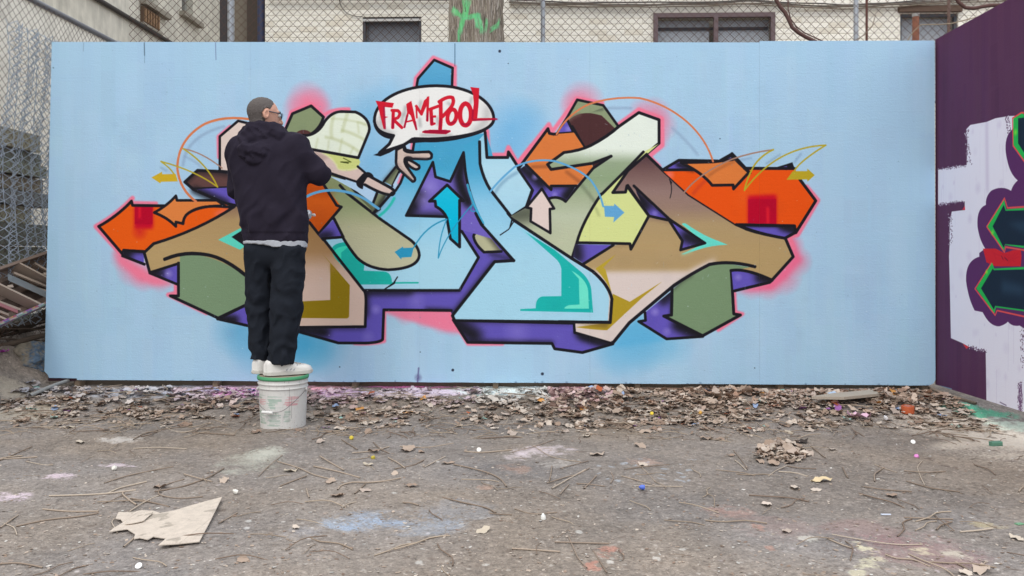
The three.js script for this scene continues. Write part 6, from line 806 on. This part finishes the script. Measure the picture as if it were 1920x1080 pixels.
// ---------- twigs ----------
{
  const tm = [[168, 152, 136], [146, 130, 116], [184, 170, 154], [132, 116, 102]].map((c) => mat(S(...c), 0.9));
  const twig = (pts, r = 0.0035, label) => { const w = pts.map(([x, y]) => { const p = onGround(x, y); p.y += r * 0.8 + rr(0, 0.004); return p; }), c = w[0].clone(); const n = pts.length, len = w[0].distanceTo(w[n - 1]), mid = w[Math.floor(n / 2)].clone(), ch = w[n - 1].clone().sub(w[0]).normalize(), dev = mid.sub(w[0]).cross(ch).length() / len, k = Math.floor(rnd() * 4), l = label ?? `${len > 0.32 ? 'long' : len > 0.17 ? 'medium' : 'short'} ${dev > 0.1 ? 'bent' : dev > 0.04 ? 'curved' : 'straight'} ${['tan', 'brown', 'pale', 'dark'][k]} twig by ${beside(...pts[Math.floor(n / 2)])}`, g = tube(w.map((p) => p.sub(c)), r, 6 + n * 2, 5), m = single('twig', g, tm[k], l, 'twig', label ? undefined : 'twigs scattered on the dirt'); m.position.copy(c); };
  for (const p of [[[92, 932], [150, 932], [200, 928], [255, 920]], [[200, 928], [225, 918], [248, 912], [275, 906]], [[195, 908], [240, 894], [290, 883], [325, 877]], [[255, 920], [232, 924], [240, 938], [256, 950]], [[245, 936], [280, 943], [318, 952]], [[242, 962], [270, 945], [298, 930]], [[380, 934], [340, 937], [305, 932], [297, 924], [310, 912], [345, 900]], [[345, 890], [375, 900], [398, 905]], [[290, 925], [340, 915], [385, 900], [420, 880]], [[80, 957], [130, 961], [185, 961]], [[30, 990], [90, 977], [150, 971], [185, 965]], [[0, 992], [18, 980], [34, 967]], [[8, 985], [25, 992], [32, 1005]], [[0, 1062], [30, 1060], [60, 1063], [80, 1068]], [[0, 865], [30, 852], [60, 840]], [[0, 863], [40, 861], [70, 860]], [[250, 843], [300, 841], [350, 843]], [[250, 826], [270, 815], [300, 808], [360, 800]], [[300, 797], [340, 812], [380, 806]], [[440, 818], [400, 815], [360, 812]], [[50, 868], [85, 873], [100, 874]], [[410, 985], [430, 972], [445, 964]], [[215, 975], [210, 980], [218, 995], [220, 1003]], [[232, 1030], [245, 1018], [252, 1010]],
    [[520, 868], [560, 880], [590, 893], [620, 900]], [[485, 895], [505, 875], [530, 855]], [[525, 913], [560, 900], [575, 895]], [[600, 858], [625, 872], [645, 884]], [[588, 876], [630, 886], [675, 898]], [[633, 920], [640, 912], [660, 907], [690, 907], [720, 905], [752, 899]], [[665, 928], [675, 918], [685, 910]], [[728, 861], [745, 870], [760, 880]], [[740, 882], [775, 873], [795, 865]], [[796, 878], [815, 868], [835, 858]], [[850, 872], [890, 882], [920, 890], [938, 901], [950, 916]], [[830, 934], [870, 945], [910, 955], [930, 963]], [[755, 945], [770, 946], [785, 950]], [[918, 967], [940, 967], [960, 967]], [[640, 955], [655, 948], [668, 942]], [[575, 918], [577, 928], [580, 936]],
    [[1025, 908], [1060, 898], [1085, 890], [1105, 880]], [[1035, 918], [1060, 905], [1080, 892], [1098, 882]], [[1050, 930], [1058, 920], [1066, 911]], [[1080, 908], [1105, 910], [1135, 913]], [[1095, 918], [1108, 905], [1118, 895]], [[1050, 880], [1075, 873], [1103, 866]], [[1030, 905], [1033, 890], [1035, 876]], [[1145, 908], [1150, 898], [1146, 888]], [[1165, 895], [1190, 902], [1220, 910]], [[1192, 913], [1230, 914], [1280, 915]], [[1170, 882], [1210, 877], [1255, 872]], [[1175, 860], [1200, 875], [1230, 905]], [[965, 955], [1000, 965], [1045, 962]], [[1066, 1008], [1075, 1030], [1085, 1050], [1100, 1068]], [[1112, 1035], [1125, 1055], [1138, 1078]], [[960, 1032], [1000, 1034], [1050, 1038]], [[1040, 1020], [1090, 1021], [1142, 1022]], [[1375, 845], [1390, 865], [1402, 882]], [[1378, 865], [1390, 875], [1400, 884]], [[1640, 873], [1660, 880], [1682, 887]], [[1640, 905], [1640, 893], [1650, 884], [1658, 878]], [[1730, 865], [1721, 878], [1724, 892], [1734, 912]], [[1695, 885], [1735, 888], [1773, 885]], [[1700, 905], [1745, 918], [1800, 925]], [[1620, 915], [1660, 922], [1710, 925]], [[1695, 973], [1740, 975], [1787, 976]], [[1756, 998], [1765, 988], [1785, 982]], [[1800, 1000], [1835, 998], [1862, 994]], [[1560, 1006], [1620, 1016], [1680, 1024], [1730, 1025]], [[1550, 1013], [1575, 1024], [1600, 1032]], [[1660, 1043], [1680, 1050], [1712, 1052], [1745, 1064]], [[1795, 1060], [1805, 1066], [1815, 1072]], [[1837, 1065], [1843, 1062], [1848, 1057]], [[1580, 878], [1585, 890], [1590, 898]], [[1440, 895], [1455, 885], [1475, 876]], [[1460, 886], [1490, 888], [1515, 895]], [[1475, 875], [1500, 880], [1530, 881]], [[1520, 838], [1535, 850], [1548, 860]], [[1720, 805], [1760, 812], [1815, 818]], [[1785, 800], [1815, 806], [1840, 810]], [[1910, 925], [1915, 918], [1920, 914]], [[960, 850], [1000, 840], [1040, 826]], [[1000, 838], [1040, 860], [1090, 868]], [[870, 848], [900, 850], [960, 846]], [[750, 838], [800, 840], [850, 832]], [[640, 826], [660, 838], [670, 845]], [[660, 852], [700, 848], [730, 840]], [[700, 830], [715, 845], [730, 852]]]) twig(p, rr(0.002, 0.0036));
  twig([[1440, 716], [1500, 742], [1560, 760]].map(([x, y]) => [x + 270, y]), 0.011, 'thick reddish stick under the corner of the purple board');
  // dense small twigs mixed with the leaves
  const tg = [tube([V(-0.09, 0, 0), V(-0.03, 0.004, 0.008), V(0.04, 0.002, -0.006), V(0.09, 0, 0.01)], 0.0022, 6, 4), tube([V(-0.07, 0, 0), V(0, 0.01, 0.012), V(0.07, 0.002, 0)], 0.0016, 5, 4)];
  const all = []; tg.forEach((g, i) => { const a = [], q = new THREE.Quaternion(), e = new THREE.Euler(); for (let k = 0; k < 420; k++) { const near = rnd() < 0.88, p = near ? V(rr(-3.5, 2.8), 0, rr(0.1, 1.1)) : onGround(rr(-40, 1960), rr(800, 1080)); if (Math.hypot(p.x - bc.x, p.z - BZP) < 0.2) continue; p.y = groundH(p.x, p.z) + (near ? rr(0.003, 0.03) * sstep(1.1, 0.3, p.z) + 0.003 : 0.0025); e.set(0, rr(0, 6.28), near ? rr(-0.15, 0.15) : 0); q.setFromEuler(e); const s = rr(0.4, 1.5); a.push([new THREE.Matrix4().compose(p, q, V(s, s, s)), S(...[[150, 134, 118], [124, 106, 92], [172, 156, 138]][k % 3])]); } all.push(...a.map(([m, c]) => [g, m, c])); });
  stuff(new THREE.Mesh(scatter(all), new THREE.MeshStandardMaterial({ vertexColors: true, roughness: 0.9 })), 'twig_litter', 'fine dry twigs mixed into the leaf litter', 'twigs');
}

// ---------- litter one can name ----------
{
  const sheet = (pts, th, lift) => { const w = pts.map(([x, y]) => onGround(x, y)), c = w.reduce((a, b) => a.add(b), V()).multiplyScalar(1 / w.length), sh = new THREE.Shape(w.map((p) => new THREE.Vector2(p.x - c.x, -(p.z - c.z)))); const g = new THREE.ExtrudeGeometry(sh, { depth: th, bevelEnabled: true, bevelThickness: 0.0006, bevelSize: 0.0006, bevelSegments: 1 }).rotateX(-Math.PI / 2); c.y += lift; return [g, c]; };
  const Z = (x, y) => [x / 4, 820 + y / 4];
  const cvc = dataTex(256, 256, (x, y) => { const v = 0.9 + 0.12 * fbm(x / 16, y / 16, 4, 16) + 0.05 * vn(x / 2, y / 2, 128); const st = sstep(0.6, 0.72, fbm(x / 40 + 5, y / 40, 4, 25)) * 0.16 + (Math.abs(x - 150 - 6 * fbm(x / 20, y / 20)) < 1 ? 0.12 : 0) + (vn(x / 1.5, y / 6, 128) > 0.8 ? 0.05 : 0); return [202 * (v - st), 190 * (v - st), 177 * (v - st * 1.05)]; }, true);
  const [g, c] = sheet([[1665, 483], [1580, 650], [1495, 815], [1340, 828], [1190, 847], [1225, 815], [1245, 790], [1190, 775], [1150, 775], [1110, 795], [1050, 780], [1005, 782], [1015, 750], [955, 715], [900, 722], [820, 735], [850, 705], [925, 672], [905, 645], [868, 630], [890, 582], [1000, 585], [1060, 572], [1150, 575], [1200, 592], [1310, 578], [1420, 545], [1560, 508]].map((q) => Z(...q)), 0.003, 0.006), cb = thing('cardboard_piece', 'torn flat piece of pale brown cardboard lying on the dirt', 'cardboard', c);
  const card = new THREE.MeshStandardMaterial({ map: withRepeat(cvc, 3, 3), roughness: 0.9 }); part('sheet', g, card, cb); cb.rotation.z = 0.015; cb.position.y += 0.004;
  const [g2, c2] = sheet([[1150, 600], [1090, 650], [1075, 668], [1010, 682], [940, 690], [955, 660], [1060, 625]].map((q) => Z(...q)), 0.002, 0.012); part('torn_flap', g2.rotateZ(0.05).translate(c2.x - c.x, c2.y - c.y + 0.002, c2.z - c.z), card, cb);
  // plank on the leaf litter
  const [pg, pc] = sheet([[1522, 762], [1560, 752], [1642, 737], [1686, 743], [1640, 756], [1582, 768]], 0.018, 0.035); const pl = single('plank', pg, mat(S(172, 162, 148), 0.9, { bumpMap: withRepeat(spotTex, 4, 1), bumpScale: 0.003 }), 'weathered grey plank lying on the leaf litter near the purple board', 'plank'); pl.position.copy(pc);
  const capGeo = new THREE.LatheGeometry([[0, 0.0], [0.013, 0.0], [0.0135, 0.002], [0.0125, 0.013], [0.011, 0.0145], [0, 0.0145]].map((q) => new THREE.Vector2(...q)), 20), disc = new THREE.LatheGeometry([[0, 0], [0.015, 0], [0.0155, 0.002], [0.013, 0.004], [0.008, 0.003], [0, 0.0035]].map((q) => new THREE.Vector2(...q)), 20), fat = new THREE.LatheGeometry([[0, 0], [0.012, 0], [0.0125, 0.003], [0.011, 0.02], [0.006, 0.022], [0.0055, 0.028], [0, 0.028]].map((q) => new THREE.Vector2(...q)), 18);
  const put = (name, geo, px, py, c, label, cat, s = 1, rot = [0, 0, 0], rough = 0.45, lift = 0) => { const m = single(name, geo, mat(S(...c), rough), label, cat), p = onGround(px, py); m.position.copy(p).add(V(0, lift, 0)); m.rotation.set(...rot); m.scale.setScalar(s * 0.88); };
  put('bottle_cap', capGeo, 660, 825, [206, 186, 60], 'yellow plastic cap lying near the end of the leaf litter', 'cap', 1.0, [1.2, 0, 0.3], 0.45, 0.012); put('bottle_cap', capGeo, 700, 860, [180, 164, 60], 'dull olive yellow cap among the twigs on the dirt', 'cap', 0.95, [0.3, 0, 0.2]); put('paint_can_cap', disc, 898, 847, [232, 228, 222], 'round white disc standing among the twigs', 'cap', 0.95, [1.0, 0, 0], 0.5, 0.01); put('paint_can_cap', disc, 1712, 832, [236, 236, 234], 'round white disc on bare dirt near the purple board', 'cap', 0.95, [0.9, 0, 0.2], 0.5, 0.01); put('bottle_cap', capGeo, 1719, 857, [214, 130, 196], 'small pink cap on the bare dirt', 'cap', 1.0, [0.4, 0.3, 0.5]); put('spray_nozzle', fat, 1208, 920, [84, 112, 206], 'blue plastic spray nozzle lying on its side by a twig', 'cap', 1.0, [0, 0.2, 1.45], 0.4, 0.012); put('spray_nozzle', fat, 1019, 974, [236, 236, 232], 'white plastic spray nozzle standing on the dirt', 'cap', 0.95, [0.15, 0, 0.1]); put('paint_can_cap', disc, 260, 1067, [236, 236, 236], 'round white disc with a centre hole in the foreground dirt', 'cap', 0.85, [0.7, 0, 0], 0.5, 0.008); put('spray_nozzle', fat, 445, 928, [228, 226, 218], 'chipped white nozzle beside the cardboard piece', 'cap', 0.9, [0.5, 0, 0.9], 0.45, 0.01); put('spray_nozzle', fat, 1662, 790, [236, 234, 236], 'white nozzle at the edge of the leaf litter near the plank', 'cap', 1.1, [0.4, 0, 0.6], 0.45, 0.012); put('bottle_cap', capGeo, 1222, 786, [222, 196, 40], 'bright yellow cap in the leaf litter', 'cap', 1.0, [0.9, 0, 0], 0.45, 0.03); put('bottle_cap', capGeo, 216, 883, [226, 224, 216], 'small white cap beside a long bent twig', 'cap', 1, [1, 0, 0.4], 0.5, 0.01); put('bottle_cap', capGeo, 1314, 783, [220, 170, 80], 'orange yellow cap in the leaf litter', 'cap', 1.0, [0.9, 0, 0.7], 0.45, 0.03);
  // larger pieces
  const roll = new THREE.LatheGeometry([[0.016, 0], [0.038, 0], [0.04, 0.003], [0.04, 0.046], [0.037, 0.05], [0.03, 0.05], [0.029, 0.03], [0, 0.028]].map((q) => new THREE.Vector2(...q)), 28); const ro = thing('orange_lid', 'orange spray can lid with a pale top by the reddish stick', 'lid', onGround(1702, 775)); part('shell', roll, mat(S(190, 92, 52), 0.55), ro); part('top', new THREE.CylinderGeometry(0.029, 0.029, 0.004, 24).translate(0, 0.044, 0), mat(S(150, 128, 126), 0.7), ro);
  const pt = thing('paper_scrap', 'crumpled pink paper scrap at the edge of the leaf litter', 'paper', onGround(1610, 786)); part('sheet', leafGeo(0.14, 0.05, 0.03, 0.01, 0.2, 2).rotateY(-0.5).translate(0, 0.012, 0), new THREE.MeshStandardMaterial({ color: S(222, 186, 206), roughness: 0.8, side: THREE.DoubleSide }), pt);
  put('green_chip', bevelBox(0.09, 0.034, 0.05, 0.006), 1867, 836, [86, 132, 112], 'flat green plastic chip on the pale soil by the purple board', 'chip', 0.8, [0, 0.1, 0.03], 0.6, 0.012); put('green_chip', bevelBox(0.05, 0.008, 0.03, 0.003), 1911, 985, [110, 156, 122], 'thin light green plastic flake in the foreground dirt', 'chip', 0.7, [0, 0.3, 0], 0.6, 0.003); put('blue_flake', bevelBox(0.06, 0.008, 0.03, 0.003), 1560, 748, [170, 190, 214], 'pale blue flake lying beside the grey plank', 'chip', 1, [0.4, 0.3, 0.1], 0.6, 0.04); put('paint_flake', bevelBox(0.05, 0.006, 0.012, 0.002), 1661, 967, [196, 204, 220], 'narrow pale blue flake in the right foreground dirt', 'chip', 0.9, [0, 0, 0], 0.6, 0.003);
  const pp = thing('paper_scrap', 'magenta painted scrap on the mound by the boulder', 'paper', onGround(6, 664)); part('sheet', leafGeo(0.08, 0.06, 0.02, 0.01, 0.3, 1).translate(0, 0.01, 0), new THREE.MeshStandardMaterial({ color: S(190, 80, 190), roughness: 0.7, side: THREE.DoubleSide }), pp);
}

renderer.render(scene, camera);
